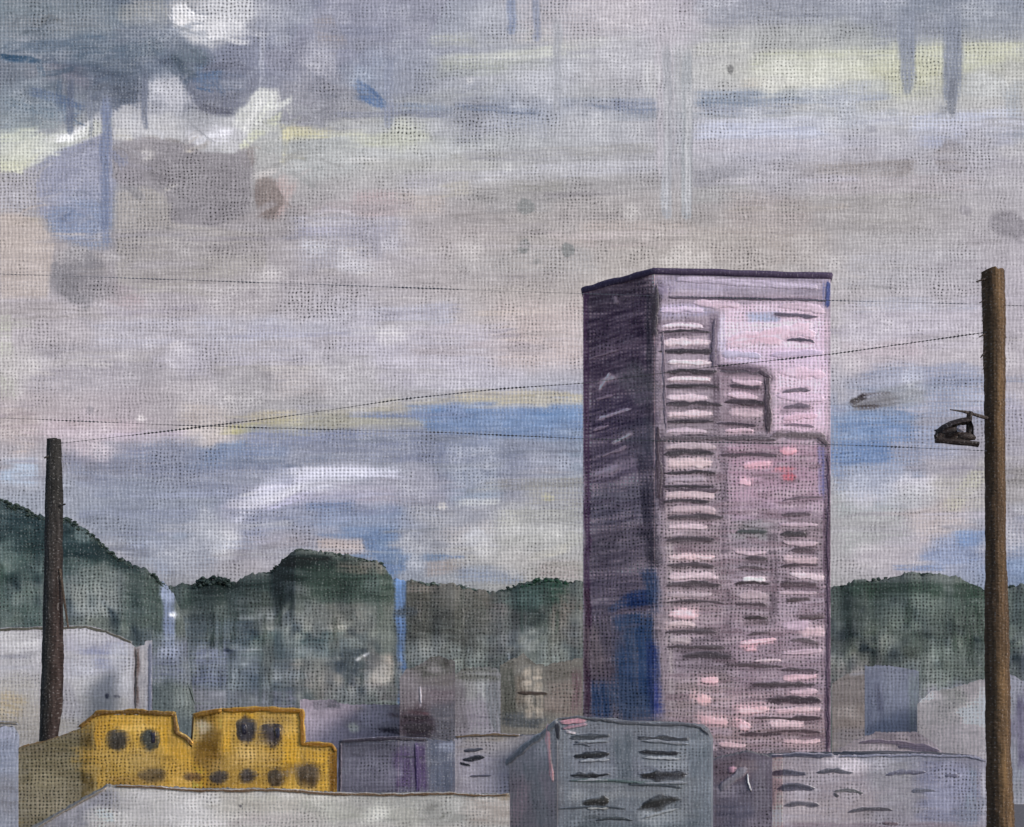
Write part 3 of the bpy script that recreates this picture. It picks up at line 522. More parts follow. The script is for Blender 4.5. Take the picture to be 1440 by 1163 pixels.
    [c.S(330 + random.uniform(0, 40), 718 - 6 * k + random.uniform(-3, 3), 400 + random.uniform(-10, 50), 684 - 4 * k, random.uniform(5, 12), (204 + random.uniform(-12, 18),) * 2 + (222,), .7, .9, .5, 4) for k in range(6)]; [c.S(380 + random.uniform(0, 40), y, 470 + random.uniform(-10, 60), y - 6, 8, (206, 208, 220), .55, .9, .5) for y in (664, 672, 682, 690)]
    
    for pts, col, a, so in (([(90, 640), (180, 622), (300, 624), (420, 616), (560, 600), (640, 592), (720, 590), (820, 588), (824, 640), (760, 660), (640, 700), (520, 660), (420, 650), (340, 690), (300, 740), (200, 760), (100, 700)], (128, 136, 156), .62, 22),
                           ([(100, 690), (200, 670), (310, 700), (320, 760), (300, 800), (230, 812), (160, 770), (110, 730)], (138, 147, 162), .6, 20), ([(190, 640), (330, 622), (420, 628), (400, 650), (260, 664)], (118, 134, 160), .6, 12),
                           ([(580, 580), (700, 572), (830, 566), (830, 620), (700, 616), (600, 606)], (112, 134, 168), .75, 8), ([(360, 740), (440, 716), (560, 712), (600, 740), (560, 800), (520, 770), (440, 760)], (134, 144, 164), .55, 18), ([(450, 752), (560, 744), (572, 800), (548, 806), (510, 770)], (100, 122, 154), .7, 8),
                           ([(1172, 580), (1240, 540), (1400, 520), (1400, 600), (1300, 640), (1240, 680), (1172, 690)], (134, 148, 174), .5, 22), ([(330, 742), (338, 706), (368, 676), (430, 656), (500, 652), (540, 660), (480, 680), (410, 694), (362, 716)], (196, 198, 212), .75, 10),
                           ([(446, 758), (508, 756), (514, 772), (484, 780), (450, 776)], (178, 168, 166), .8, 5), ([(290, 742), (330, 736), (340, 770), (322, 790), (296, 782)], (186, 188, 194), .6, 12), ([(630, 760), (700, 736), (790, 720), (800, 780), (700, 800), (630, 800)], (168, 170, 170), .55, 18)): P(pts, col, a, so, None, 10)
    for k in range(520):                                   # loose dry-brush passes
        x = random.uniform(-60, 1480); y = random.uniform(60, 800)
        if (x < 420 and y < 330) or (840 < x < 1030 and y < 320) or (1230 < x and y < 170): continue
        g = c.get(np.array([x]), np.array([y]))[0, :3]; L = random.uniform(40, 210); v = random.uniform(-16, 18)
        S(x - L / 2, y + random.uniform(-2, 4), x + L / 2, y - random.uniform(-2, 4), random.uniform(3, 16), tuple(g + np.array((v, v, v + random.uniform(-5, 6)))), .6, .9, None, random.uniform(-3, 3))
    for k in range(150):                                   # scumbled net-like patches where the cloth shows pale
        x = random.uniform(-30, 1460); y = random.uniform(0, 800); r = random.uniform(8, 36)
        g = c.get(np.array([x]), np.array([y]))[0, :3] + random.uniform(-4, 8)
        D(x, y, r * random.uniform(1, 1.8), r, tuple(g), .8, .8, random.choice([.14, .24, .3, .74, .84]), 0, .8)
    for k in range(230):
        x = random.uniform(0, 460); y = random.uniform(0, 320); g = c.get(np.array([x]), np.array([y]))[0, :3]; v = random.uniform(-16, 16); a_ = random.uniform(-.8, .8); L = random.uniform(14, 50)
        S(x, y, x + L * math.cos(a_), y + L * math.sin(a_), random.uniform(3, 12), tuple(g + v), .65, .9, None, random.uniform(-5, 5))
    for a in ((936, -10, 236, 24, (172, 170, 177), .6, .55, .8), (938, 60, 298, 13, (150, 154, 160), .7, .5, 1.2), (966, 70, 298, 14, (148, 153, 158), .7, .5, 1.2), (968, 120, 294, 7, (178, 180, 184), .7, .5, 1.2), (937, 120, 290, 6, (176, 178, 183), .7, .5, 1.2), (1276, 10, 116, 22, (134, 142, 156), .8, .52, .8),
              (1338, 0, 130, 25, (130, 138, 152), .82, .52, .9), (1340, 110, 155, 12, (118, 124, 134), .8, .5, .8), (718, -20, 40, 11, (126, 138, 162), .7, .5, 1), (754, -20, 52, 9, (140, 148, 166), .6, .5, 1), (783, 30, 148, 12, (152, 156, 163), .6, .5, 1), (150, 130, 335, 12, (112, 124, 150), .7, .5, 1.1),
              (100, 110, 182, 10, (98, 108, 126), .75, .5, 1), (84, 110, 150, 8, (92, 108, 126), .6, .5, 1), (205, 100, 176, 8, (110, 118, 134), .7, .5, 1), (128, 96, 200, 5, (120, 128, 142), .5, .5, 1), (546, 80, 170, 14, (132, 140, 158), .6, .5, 1), (368, 20, 110, 6, (166, 170, 182), .6, .5, 1)): c.drip(*a)
    for a in ((952, 60, 952, 230, 9, (160, 164, 170)), (926, 90, 926, 120, 6, (194, 196, 198)), (916, 80, 920, 140, 8, (190, 190, 192))): S(*a, .5, .6, .5)
    for a in ((0, 70, 120, 60, 16, (86, 104, 122), .6), (96, 76, 230, 66, 26, (84, 102, 118), .6), (110, 96, 200, 92, 20, (86, 100, 114), .6), (40, 128, 120, 150, 14, (80, 100, 130), .5), (120, 120, 190, 128, 18, (96, 104, 116), .6),
              (236, 84, 272, 110, 20, (90, 104, 116), .6), (280, 150, 330, 156, 12, (98, 102, 116), .6), (0, 140, 80, 160, 12, (96, 116, 132), .5), (440, 40, 540, 44, 18, (134, 140, 158), .5), (0, 12, 150, 6, 16, (118, 130, 138), .5),
              (500, 116, 540, 146, 12, (82, 108, 146), .7), (640, 150, 760, 158, 9, (118, 130, 150), .6), (820, 148, 930, 156, 8, (116, 128, 148), .6), (975, 146, 1080, 144, 10, (120, 134, 152), .6)): S(*a, .8, None, random.uniform(-3, 3))
    for q_ in ((1236, 562, 1300, 550, 28, (138, 142, 148), .7, .5), (1200, 572, 1262, 560, 15, (118, 118, 122), .75, .4), (1198, 567, 1216, 558, 8, (60, 56, 58), .85, .4), (1200, 573, 1236, 571, 5, (72, 68, 68), .7, .5), (1212, 556, 1252, 552, 4, (96, 92, 94), .5, .6),
               (1175, 610, 1285, 600, 40, (110, 136, 174), .6, .5), (1174, 640, 1250, 634, 30, (104, 130, 170), .6, .5)): S(*q_)
    c.contrast(1.14, np.array((7, 4, 7)), (162, 161, 166)); c.mute(.15); c.fuzz(3.4, 6)
    P = np.stack(np.meshgrid(xs - CX, ys), -1); dx = P[..., 0]; dz = HY - P[..., 1]
    r = np.sqrt(dx ** 2 + F ** 2 + dz ** 2); R = 4000.
    V = np.stack([dx / r * R, F / r * R, EYE + dz / r * R], -1)
    C = c.c.copy(); C[..., :3] = lin(C[..., :3])
    mb = MB(); mb.grid(V, C, P + np.array([CX, 0]))
    tag(mb.build('sky', 'painted_sky'), 'broken grey, lilac and blue overcast sky brushed in loose strokes', None, None, 'structure')
build_sky()

# ================================================================== GROUND
def build_ground():
    g = np.linspace(-1, 1, 60); g = np.sign(g) * np.abs(g) ** 2.2 * 4300
    X, Y = np.meshgrid(g, g[::-1] + 0)
    P = np.stack([X, Y, 0 * X], -1); n = fbm(X / 60, Y / 60, 4)
    C = np.zeros(P.shape[:2] + (4,)); C[..., 0] = 100 + 40 * n; C[..., 1] = 98 + 38 * n; C[..., 2] = 100 + 40 * n; C[..., 3] = .6
    mb = MB(); mb.grid(P, alb(C, KT), np.stack([X * 8, Y * 8], -1))
    tag(mb.build('ground', 'painted_roof'), 'flat grey town ground under the buildings', None, None, 'structure')
build_ground()

# ================================================================== HILLS
def hill(prof, Dr, D0, cv, name, label, xr, seed):
    px = np.arange(xr[0], xr[1], 2.0)
    inside = (px > -60) & (px < 1500); px = np.concatenate([px[~inside & (px <= -60)][::8], px[inside], px[~inside & (px >= 1500)][::8]])
    ry = np.interp(px, [p[0] for p in prof], [p[1] for p in prof]) + (vnoise(px / 16, px * 0, seed) - .5) * 7
    jit = (vnoise(px / 2.9, px * 0, seed + 1) - .5) * 6 + (vnoise(px / 7, px * 0, seed + 1) - .5) * 3
    ry = np.minimum(ry, 1016)
    s = np.linspace(0, 1, 150)[:, None]
    PY = (ry[None] * (1 - s) + 1016 * s) + jit[None] * np.exp(-s * 60) * (ry[None] < 1000); PX = np.broadcast_to(px, PY.shape)
    rel = (fbm(PX / 60, s * 5 + 0 * PX, seed + 2) - .5) * 120 * np.sin(s * math.pi) * (ry[None] < 1000)
    D = Dr + (D0 - Dr) * s ** .8 + rel
    P = wpt(PX, PY, D); C = alb(cv.get(PX, PY), KF * .84)
    ft = P[-1:].copy(); ft[..., 1] -= 60; ft[..., 0] *= (D0 - 60) / D0; ft[..., 2] = -1
    P = np.concatenate([P, ft]); C = np.concatenate([C, C[-1:]]); PX = np.concatenate([PX, PX[-1:]]); PY = np.concatenate([PY, PY[-1:] + 40])
    mb = MB(); mb.grid(P, C, np.stack([PX, PY], -1))
    b = P[0].copy(); rows = [b]
    for q in (.15, .4, .75, 1.):
        r = P[0].copy(); r[:, 1] += 500 * q; r[:, 0] *= (Dr + 500 * q) / Dr; r[:, 2] = P[0][:, 2] * (1 - q ** 1.3) - 4 * q; rows.append(r)
    B = np.stack(rows[::-1]); mb.grid(B, np.broadcast_to(C[0], B.shape[:2] + (4,)), np.stack([np.broadcast_to(px, B.shape[:2]), np.broadcast_to(ry, B.shape[:2])], -1))
    o = mb.build(name, 'painted_hill', None, True); tag(o, label, None, None, 'structure')
    return px, ry
PROF_L = [(-1500, 860), (-900, 700), (-400, 650), (-120, 660), (0, 700), (30, 712), (62, 728), (100, 730), (130, 752), (165, 785), (215, 806), (245, 832), (258, 870), (270, 940), (282, 1016), (2000, 1016)]
PROF_M = [(-600, 900), (150, 850), (235, 826), (262, 822), (290, 816), (330, 818), (385, 800), (415, 772), (450, 774), (500, 782), (535, 790), (552, 812), (570, 818), (650, 824), (700, 832),
          (730, 822), (775, 812), (810, 818), (900, 830), (1165, 828), (1200, 818), (1240, 812), (1290, 804), (1340, 812), (1385, 828), (1440, 822), (1600, 790), (2100, 720), (2900, 800), (3600, 900)]
def nets(c, n, xr, yr):
    for k in range(n):
        x = random.uniform(*xr); y = random.uniform(*yr); g = c.get(np.array([x]), np.array([y]))[0, :3] + random.uniform(-16, 18) + 10 * (y > 880)
        c.D(x, y, random.uniform(8, 34), random.uniform(7, 24), tuple(g), .7, .8, random.choice([.3, .4, .7, .8, .88]), 0, .9)
        if random.random() < .5: L = random.uniform(14, 60); c.S(x - L / 2, y, x + L / 2, y + random.uniform(-3, 3), random.uniform(3, 9), tuple(g + random.uniform(-14, 22)), .5, .9, None)
def hills():
    st = 1.6
    c = Canvas.box(-60, 690, 560, 1030, (88, 96, 94), st); S, D = c.S, c.D
    for a in [(-60, 740, 140, 760, 50, (44,58,60), .9, .2, .62), (-60, 790, 150, 800, 50, (58,72,70), .8, .3, .72), (90, 760, 200, 800, 30, (42,56,56), .9, .2, .56), (80, 770, 150, 775, 24, (38,52,54), .8, .3, .5),
              (-60, 850, 60, 850, 60, (84,96,92), .8, .3, .72), (90, 840, 180, 850, 80, (116,122,120), .75, .3, .8), (180, 830, 240, 840, 60, (62,74,70), .8, .3, .7), (170, 880, 240, 880, 50, (78,90,86), .7, .3, .72),
              (90, 880, 200, 884, 26, (98,104,98), .7, .3, .66), (0, 760, 10, 870, 14, (54,70,66), .5, .3, .6), (200, 930, 300, 930, 60, (96,102,114), .8, .4, .62), (-60, 700, 60, 730, 30, (50,64,66), .8, .3, .56),
              (110, 735, 210, 800, 12, (36,48,48), .8, .2, .5), (40, 850, 50, 890, 30, (70,84,80), .6, .3, .6), (150, 870, 260, 880, 20, (70,80,76), .6, .3, .66)]: S(*a)
    D(118, 745, 12, 22, (92,104,104), .6, .4, .6, 0); D(30, 770, 40, 26, (50,64,64), .6, .4, .6)
    for k in range(60):
        x = random.uniform(-50, 240); y = random.uniform(740, 890); v = random.uniform(-14, 14)
        S(x, y, x + random.uniform(-4, 4), y + random.uniform(14, 40), random.uniform(5, 12), (70 + v, 82 + v, 80 + v), .25, .6, .68)
    c.drip(238, 720, 905, 17, (108,118,138), .8, .6, .9); D(244, 864, 8, 4, (206,212,222), .7, .4, .3); D(236, 830, 12, 20, (132,142,158), .6, .4, .6)
    nets(c, 40, (-40, 290), (740, 1000)); c.contrast(1.25, -7, (92, 100, 98)); c.c[..., 3] += .14; c.fuzz(4, 4, 8, 30)
    hill(PROF_L, 1000, 520, c, 'hills', 'dark green hillside falling away behind the short pole', (-1500, 520), 11)
    c = Canvas.box(180, 760, 1500, 1030, (92, 98, 94), st); S, D = c.S, c.D
    for a in [(240, 838, 400, 830, 36, (56,68,64), .9, .3, .62), (380, 800, 520, 810, 40, (42,54,50), .9, .3, .6), (400, 786, 470, 790, 16, (36,46,44), .9, .2, .5), (430, 822, 560, 826, 50, (58,70,64), .9, .2, .7), (470, 796, 545, 800, 16, (118,112,104), .55, .5, .8),
              (560, 840, 700, 850, 60, (82,82,76), .85, .3, .74), (570, 880, 690, 890, 60, (74,76,72), .85, .3, .74), (560, 826, 700, 830, 12, (128,120,114), .5, .5, .84), (690, 850, 760, 840, 40, (122,118,114), .6, .3, .74),
              (715, 838, 800, 832, 30, (44,66,58), .85, .3, .66), (720, 860, 780, 864, 40, (64,72,68), .85, .3, .7), (780, 840, 822, 900, 50, (104,98,92), .6, .3, .8), (680, 890, 740, 890, 60, (104,104,100), .7, .3, .7),
              (300, 870, 440, 860, 60, (112,116,112), .7, .4, .72), (400, 880, 520, 874, 50, (118,118,112), .75, .5, .66), (270, 860, 360, 870, 40, (74,84,80), .7, .4, .74), (340, 840, 440, 850, 24, (72,80,74), .7, .4, .72),
              (330, 910, 480, 905, 40, (84,98,98), .8, .5, .62), (250, 890, 360, 895, 40, (88,98,102), .8, .5, .6), (300, 930, 460, 930, 40, (108,114,112), .8, .5, .6), (280, 960, 420, 955, 40, (102,112,118), .8, .5, .6),
              (230, 940, 330, 935, 60, (112,118,132), .8, .5, .58), (400, 950, 540, 950, 40, (124,122,116), .8, .5, .66), (470, 920, 530, 950, 50, (70,78,82), .8, .4, .56), (440, 970, 620, 976, 26, (92,90,90), .7, .5, .66),
              (350, 975, 440, 978, 24, (82,90,92), .8, .4, .6), (520, 940, 556, 940, 40, (140,132,122), .7, .4, .66), (260, 985, 420, 985, 30, (120,120,126), .8, .5, .6), (330, 868, 470, 862, 8, (150,154,150), .6, .6, .6),
              (350, 898, 470, 902, 5, (60,76,76), .6, .6, .5), (330, 912, 450, 912, 4, (150,156,158), .6, .7, .5), (360, 884, 520, 880, 5, (142,144,138), .6, .6, .5), (380, 930, 520, 926, 6, (136,138,132), .6, .6, .5),
              (1172, 850, 1400, 850, 60, (66,78,72), .85, .3, .7), (1180, 828, 1390, 832, 22, (50,64,56), .8, .3, .6), (1190, 890, 1400, 890, 60, (78,86,80), .85, .3, .74), (1180, 925, 1290, 925, 24, (60,66,60), .75, .3, .66),
              (1240, 860, 1330, 862, 50, (104,112,106), .6, .4, .74), (1300, 930, 1400, 930, 60, (90,98,92), .8, .3, .72), (1172, 960, 1230, 960, 70, (128,122,118), .8, .3, .78), (1172, 880, 1200, 880, 60, (84,88,84), .6, .3, .76),
              (1400, 860, 1460, 860, 60, (84,94,88), .8, .3, .72), (1400, 930, 1460, 930, 60, (100,104,106), .8, .3, .66), (1280, 990, 1400, 990, 60, (136,136,140), .8, .3, .62), (1250, 900, 1260, 940, 20, (98,104,100), .5, .3, .7)]: S(*a)
    for k in range(130):
        x = random.choice([random.uniform(240, 820), random.uniform(1172, 1440)]); y = random.uniform(830, 930); v = random.uniform(-16, 16)
        S(x, y, x + random.uniform(-4, 4), y + random.uniform(10, 34), random.uniform(4, 10), (82 + v, 88 + v, 82 + v), .2, .6, .72)
    c.drip(562, 770, 870, 18, (90,112,142), .85, .52, .8); c.drip(564, 860, 985, 13, (84,104,132), .8, .54, .8); c.S(563, 830, 566, 960, 5, (110,130,158), .5, .5)
    D(560, 812, 10, 16, (104,128,160), .7, .4); D(552, 800, 8, 12, (104,128,160), .7, .4); D(296, 824, 24, 14, (40,50,48), .7, .4, .56)
    D(505, 935, 24, 26, (62,70,74), .7, .5); S(500, 928, 514, 920, 3, (226,228,228), .9, .1, .5); S(508, 924, 518, 918, 2.5, (220,224,226), .8, .1, .5)
    D(612, 938, 12, 14, (176,172,172), .5, .6, .1); D(789, 896, 11, 11, (62,66,62), .85, .15, .5); D(780, 918, 4, 5, (70,72,68), .8, .2, .5)
    S(716, 912, 720, 948, 3, (210,214,212), .6, .5, .4)
    nets(c, 170, (240, 1460), (815, 1000))
    for k in range(150):                                   # paint dragged down the slopes
        x = random.choice([random.uniform(240, 822), random.uniform(1172, 1440)]); y = random.uniform(818, 960); g = c.get(np.array([x]), np.array([max(y - 14, 800)]))[0, :3]
        S(x, y, x + random.uniform(-3, 3), y + random.uniform(20, 70), random.uniform(4, 13), tuple(g + random.uniform(-22, 8)), .5, .9, .74)
    c.contrast(1.3, -7, (98, 102, 100)); c.c[..., 3] += .15; c.fuzz(4, 5, 60, 3)
    hill(PROF_M, 1450, 600, c, 'hills', 'low dark wooded ridge behind the town', (-600, 3600), 23)
hills()
# ------------------------------------------------------------------ far woodland on the ridges
def blob(mb, p, r, col, K=KF, wv=.56, uvc=(0, 0), sq=(1, 1, .8)):
    n = 6; th = np.linspace(0, 2 * math.pi, n, endpoint=False); rows = []
    ph = np.array([.0, .5, 1.1, 1.7, 2.4, math.pi]); j = 1 + (rng.rand(len(ph), n) - .5) * .6
    j[0] = j[0, 0]; j[-1] = j[-1, 0]
    X = np.sin(ph)[:, None] * np.cos(th)[None] * j; Y = np.sin(ph)[:, None] * np.sin(th)[None] * j; Z = np.cos(ph)[:, None] + 0 * th[None]
    P = np.stack([X * sq[0], Y * sq[1], Z * sq[2]], -1) * r + np.array(p)
    C = np.zeros(P.shape[:2] + (4,)); C[..., :3] = np.array(col) + (rng.rand(len(ph), n, 1) - .5) * 14; C[..., 3] = wv
    uv = np.stack([uvc[0] + X * r * F / p[1], uvc[1] - Z * r * F / p[1]], -1)
    mb.grid(P, alb(C, K), uv, True)
def woodland():
    for prof, Dr, rg, n, lab in ((PROF_L, 1000, (-40, 235), 420, 'dark clumps of trees along the left hillside crest'), (PROF_M, 1450, (255, 1480), 1200, 'dark clumps of trees along the low ridge')):
        mb = MB()
        for k in range(n):
            x = random.uniform(*rg)
            if 540 < x < 572 or 825 < x < 1160: continue
            y = np.interp(x, [p[0] for p in prof], [p[1] for p in prof]) + random.uniform(.5, 10) + (vnoise(x / 22, 0, 5) - .5) * 5
            D = Dr - random.uniform(2, 30); v = random.uniform(-10, 14)
            if prof is PROF_M and 570 < x < 700: v += 26
            blob(mb, wpt(np.float64(x), np.float64(y), D), random.uniform(.9, 2.8) * D / F, (50 + v, 62 + v, 58 + v), wv=.6, uvc=(x, y), sq=(1.3, 1, .8))
        tag(mb.build('woodland', 'foliage'), lab, None, None, 'stuff')
    for px, py, w, h, col, lab in ((300, 826, 30, 15, (42, 54, 52), 'dark round-headed tree on the ridge right of the pale drip'), (768, 834, 38, 20, (42, 68, 56), 'deep green tree on the ridge just left of the tall tower')):
        D = 1400.; base = wpt(np.float64(px), np.float64(py + h + 8), D)
        e = empty('tree', lab, 'tree', tuple(base)); mb = MB()
        for k in range(150):
            a = random.uniform(0, 6.28); q = math.sqrt(random.random()); x = px + math.cos(a) * q * w; y = py + math.sin(a) * q * h
            v = random.uniform(-12, 14)
            blob(mb, wpt(np.float64(x), np.float64(y), D + random.uniform(-9, 9)), random.uniform(1.6, 4) * D / F, (col[0] + v, col[1] + v, col[2] + v), uvc=(x, y), wv=.6)
        mb.build('crown', 'foliage', e)
        mb = MB(); t = np.linspace(0, 2 * math.pi, 8, endpoint=False)
        P = np.stack([np.stack([base[0] + np.cos(t) * r, base[1] + np.sin(t) * r, base[2] - 4 + 0 * t + z], -1) for z, r in ((20, .8), (8, 1.2), (0, 2.))])
        mb.grid(P, np.broadcast_to(alb(c4((52, 48, 44)), KF), P.shape[:2] + (4,)), P[..., [0, 2]] * 1.2, True); mb.build('trunk', 'old_timber', e)
woodland()

# ================================================================== TOWER
def tower():
    w = Wall([(820, 261), (920, 250), (1168, 252.8)])
    loc = (w.X[1], w.Y[1], 0)
    T = empty('skyscraper', 'tall pink and violet tower block with a dark shaded left side, highest building in town', 'skyscraper', loc)
    ZT = 104.9
    def top(px):
        Y = w.depth([px])[0][0]; return HY - (ZT - EYE) / Y * F + 4
    c = Canvas.box(812, 370, 1180, 1120, (158, 144, 156), 1.2); S, D = c.S, c.D
    # left side: violet and blue pigment, with part of its shade painted in
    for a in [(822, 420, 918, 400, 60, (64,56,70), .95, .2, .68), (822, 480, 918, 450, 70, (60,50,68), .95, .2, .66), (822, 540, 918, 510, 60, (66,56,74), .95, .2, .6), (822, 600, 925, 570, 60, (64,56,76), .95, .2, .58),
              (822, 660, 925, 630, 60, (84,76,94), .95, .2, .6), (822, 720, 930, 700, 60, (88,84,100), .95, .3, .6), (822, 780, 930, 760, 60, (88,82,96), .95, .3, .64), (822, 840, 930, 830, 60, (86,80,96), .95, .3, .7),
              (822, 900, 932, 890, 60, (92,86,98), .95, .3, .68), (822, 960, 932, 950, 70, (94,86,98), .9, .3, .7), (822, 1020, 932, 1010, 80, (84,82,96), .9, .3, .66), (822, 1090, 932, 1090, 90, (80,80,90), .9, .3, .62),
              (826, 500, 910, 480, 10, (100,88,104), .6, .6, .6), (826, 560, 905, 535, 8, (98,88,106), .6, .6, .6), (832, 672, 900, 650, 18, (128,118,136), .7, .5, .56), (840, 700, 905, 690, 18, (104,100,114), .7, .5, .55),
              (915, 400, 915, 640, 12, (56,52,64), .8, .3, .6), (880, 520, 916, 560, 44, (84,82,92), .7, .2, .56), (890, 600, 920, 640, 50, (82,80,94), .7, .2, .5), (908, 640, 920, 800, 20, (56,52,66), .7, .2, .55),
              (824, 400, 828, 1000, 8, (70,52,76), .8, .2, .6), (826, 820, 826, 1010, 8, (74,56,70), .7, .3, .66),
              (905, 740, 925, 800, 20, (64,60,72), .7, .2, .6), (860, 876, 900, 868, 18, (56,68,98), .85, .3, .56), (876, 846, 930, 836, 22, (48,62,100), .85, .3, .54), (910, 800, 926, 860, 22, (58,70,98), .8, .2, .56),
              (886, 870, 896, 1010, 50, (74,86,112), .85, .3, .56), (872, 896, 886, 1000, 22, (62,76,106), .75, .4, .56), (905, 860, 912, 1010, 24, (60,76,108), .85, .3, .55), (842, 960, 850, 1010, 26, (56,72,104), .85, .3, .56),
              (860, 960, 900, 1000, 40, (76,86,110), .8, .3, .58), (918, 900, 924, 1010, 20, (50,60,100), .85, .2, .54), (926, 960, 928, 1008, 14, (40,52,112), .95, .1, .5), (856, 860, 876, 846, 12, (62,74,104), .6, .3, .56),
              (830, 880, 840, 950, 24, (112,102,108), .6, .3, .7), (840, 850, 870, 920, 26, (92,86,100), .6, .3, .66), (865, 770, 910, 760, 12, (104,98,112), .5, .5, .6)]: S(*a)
    # front, column by column
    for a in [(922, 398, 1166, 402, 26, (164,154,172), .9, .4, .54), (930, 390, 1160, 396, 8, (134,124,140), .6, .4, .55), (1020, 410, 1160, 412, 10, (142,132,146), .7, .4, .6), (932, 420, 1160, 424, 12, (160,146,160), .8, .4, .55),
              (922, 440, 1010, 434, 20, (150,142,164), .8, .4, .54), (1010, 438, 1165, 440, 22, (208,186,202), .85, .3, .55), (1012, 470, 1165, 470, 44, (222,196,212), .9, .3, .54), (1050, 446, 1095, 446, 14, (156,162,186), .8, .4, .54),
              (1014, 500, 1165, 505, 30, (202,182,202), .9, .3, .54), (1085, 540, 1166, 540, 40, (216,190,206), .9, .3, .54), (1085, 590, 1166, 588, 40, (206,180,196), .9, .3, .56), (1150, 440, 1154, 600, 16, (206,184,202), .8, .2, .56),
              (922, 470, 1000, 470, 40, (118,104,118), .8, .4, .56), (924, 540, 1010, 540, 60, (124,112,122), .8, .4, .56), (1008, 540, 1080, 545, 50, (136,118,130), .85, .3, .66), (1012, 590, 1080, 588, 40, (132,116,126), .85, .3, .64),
              (926, 600, 1010, 600, 60, (128,116,124), .8, .4, .58), (926, 650, 1020, 655, 60, (142,128,138), .85, .4, .62), (1020, 650, 1165, 650, 60, (160,132,148), .9, .3, .62), (1020, 690, 1165, 690, 50, (166,140,156), .9, .3, .66),
              (1020, 720, 1165, 715, 30, (160,140,156), .9, .3, .6), (926, 700, 1020, 700, 50, (140,126,136), .85, .4, .7), (930, 750, 1020, 750, 60, (140,126,132), .85, .4, .72), (1030, 745, 1090, 745, 30, (134,130,134), .8, .4, .58),
              (1090, 750, 1165, 750, 50, (126,112,120), .85, .4, .7), (1010, 780, 1080, 790, 50, (128,116,126), .85, .4, .7), (935, 800, 1020, 800, 60, (140,126,132), .85, .4, .74), (1090, 800, 1165, 800, 50, (140,126,136), .85, .4, .72),
              (930, 860, 1020, 860, 70, (146,130,136), .85, .4, .74), (1020, 850, 1090, 850, 60, (136,122,130), .85, .4, .72), (1090, 860, 1165, 860, 60, (148,132,144), .85, .4, .72), (940, 920, 1040, 920, 60, (118,106,116), .85, .4, .76),
              (1020, 905, 1165, 905, 50, (142,124,136), .85, .4, .7), (1030, 950, 1165, 950, 50, (134,118,130), .85, .4, .7), (930, 985, 1030, 985, 70, (136,122,126), .85, .4, .7), (1000, 1000, 1165, 1000, 60, (158,136,142), .85, .4, .74),
              (990, 1045, 1165, 1045, 50, (138,120,124), .85, .4, .8), (930, 1080, 1165, 1080, 50, (110,100,108), .85, .4, .7), (936, 800, 940, 1000, 22, (132,120,128), .7, .3, .6), (1000, 1060, 1060, 1100, 50, (88,80,92), .8, .3, .6),
              (920, 400, 922, 480, 10, (66,58,68), .85, .3, .6), (926, 600, 932, 720, 9, (70,60,72), .8, .4, .6), (1004, 440, 1006, 520, 14, (108,96,112), .85, .3, .6), (1014, 440, 1016, 500, 10, (196,188,208), .7, .3, .55),
              (1006, 520, 1008, 610, 8, (84,72,84), .6, .4, .66), (1018, 620, 1020, 800, 10, (104,92,104), .6, .5, .7), (1086, 740, 1088, 880, 12, (100,88,98), .7, .4, .72), (1024, 820, 1026, 920, 9, (110,98,108), .6, .5, .74),
              (1162, 610, 1164, 1060, 9, (96,80,96), .8, .4, .66), (1156, 620, 1158, 700, 10, (100,104,150), .5, .4, .6), (940, 700, 944, 1000, 8, (164,152,156), .5, .5, .64), (934, 560, 1000, 560, 6, (150,138,150), .4, .5, .6)]: S(*a)
    for k in range(420):
        x = random.uniform(930, 1150); y = random.uniform(620, 1060); v = random.uniform(-44, 40); L = random.uniform(10, 50)
        S(x, y, x + L, y + random.uniform(-2, 2), random.uniform(3, 8), (146 + v, 128 + v, 138 + v), .5, .5, .66)
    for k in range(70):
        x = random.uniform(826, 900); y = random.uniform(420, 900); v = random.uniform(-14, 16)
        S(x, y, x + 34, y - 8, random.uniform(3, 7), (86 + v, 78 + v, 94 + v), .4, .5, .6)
    D(928, 406, 9, 15, (128,118,134), .7, .3); D(1108, 670, 12, 6, (176,92,104), .6, .4); D(1100, 660, 16, 5, (200,130,140), .5, .4)
    c.fuzz(4, 5, 40, 2.6)
    c.c[..., 3] = np.clip(c.c[..., 3], 0, .84)
    back = [(w.X[0] + 4, w.Y[0] + 26), (w.X[2] + 4, w.Y[2] + 28)]
    # roof slab: dark violet lip all round
    pl = [(w.X[0], w.Y[0]), (w.X[1], w.Y[1]), (w.X[2], w.Y[2]), back[1], back[0]]
    cen = np.mean(pl, 0); ring = []
    for k in range(5):
        a = np.array(pl[k]); b = np.array(pl[(k + 1) % 5])
        for t in np.linspace(0, 1, 30, endpoint=False): ring.append(a * (1 - t) + b * t)
    ring = np.array(ring); d = ring - cen; dn = d / np.linalg.norm(d, axis=1, keepdims=True)
    rows = []
    wob = (vnoise(np.arange(len(ring)) / 3., np.zeros(len(ring)), 8) - .5) * .35
    for off, z in ((-.3, ZT - 1.2), (.35, ZT - 1.0 + wob * .6), (.5, ZT - .3), (.25, ZT + .15 + wob), (-3, ZT + .35)):
        q = ring + dn * off; rows.append(np.concatenate([q, (np.zeros(len(q)) + z)[:, None]], 1))
    rows.append(np.repeat(np.append(cen, ZT + .4)[None], len(ring), 0))
    R = np.stack(rows[::-1]); C = np.zeros(R.shape[:2] + (4,)); C[..., :3] = np.array((66, 56, 78)) + (vnoise(R[..., 0] * 2, R[..., 2] * 6, 4) - .5)[..., None] * 22; C[..., 3] = .5
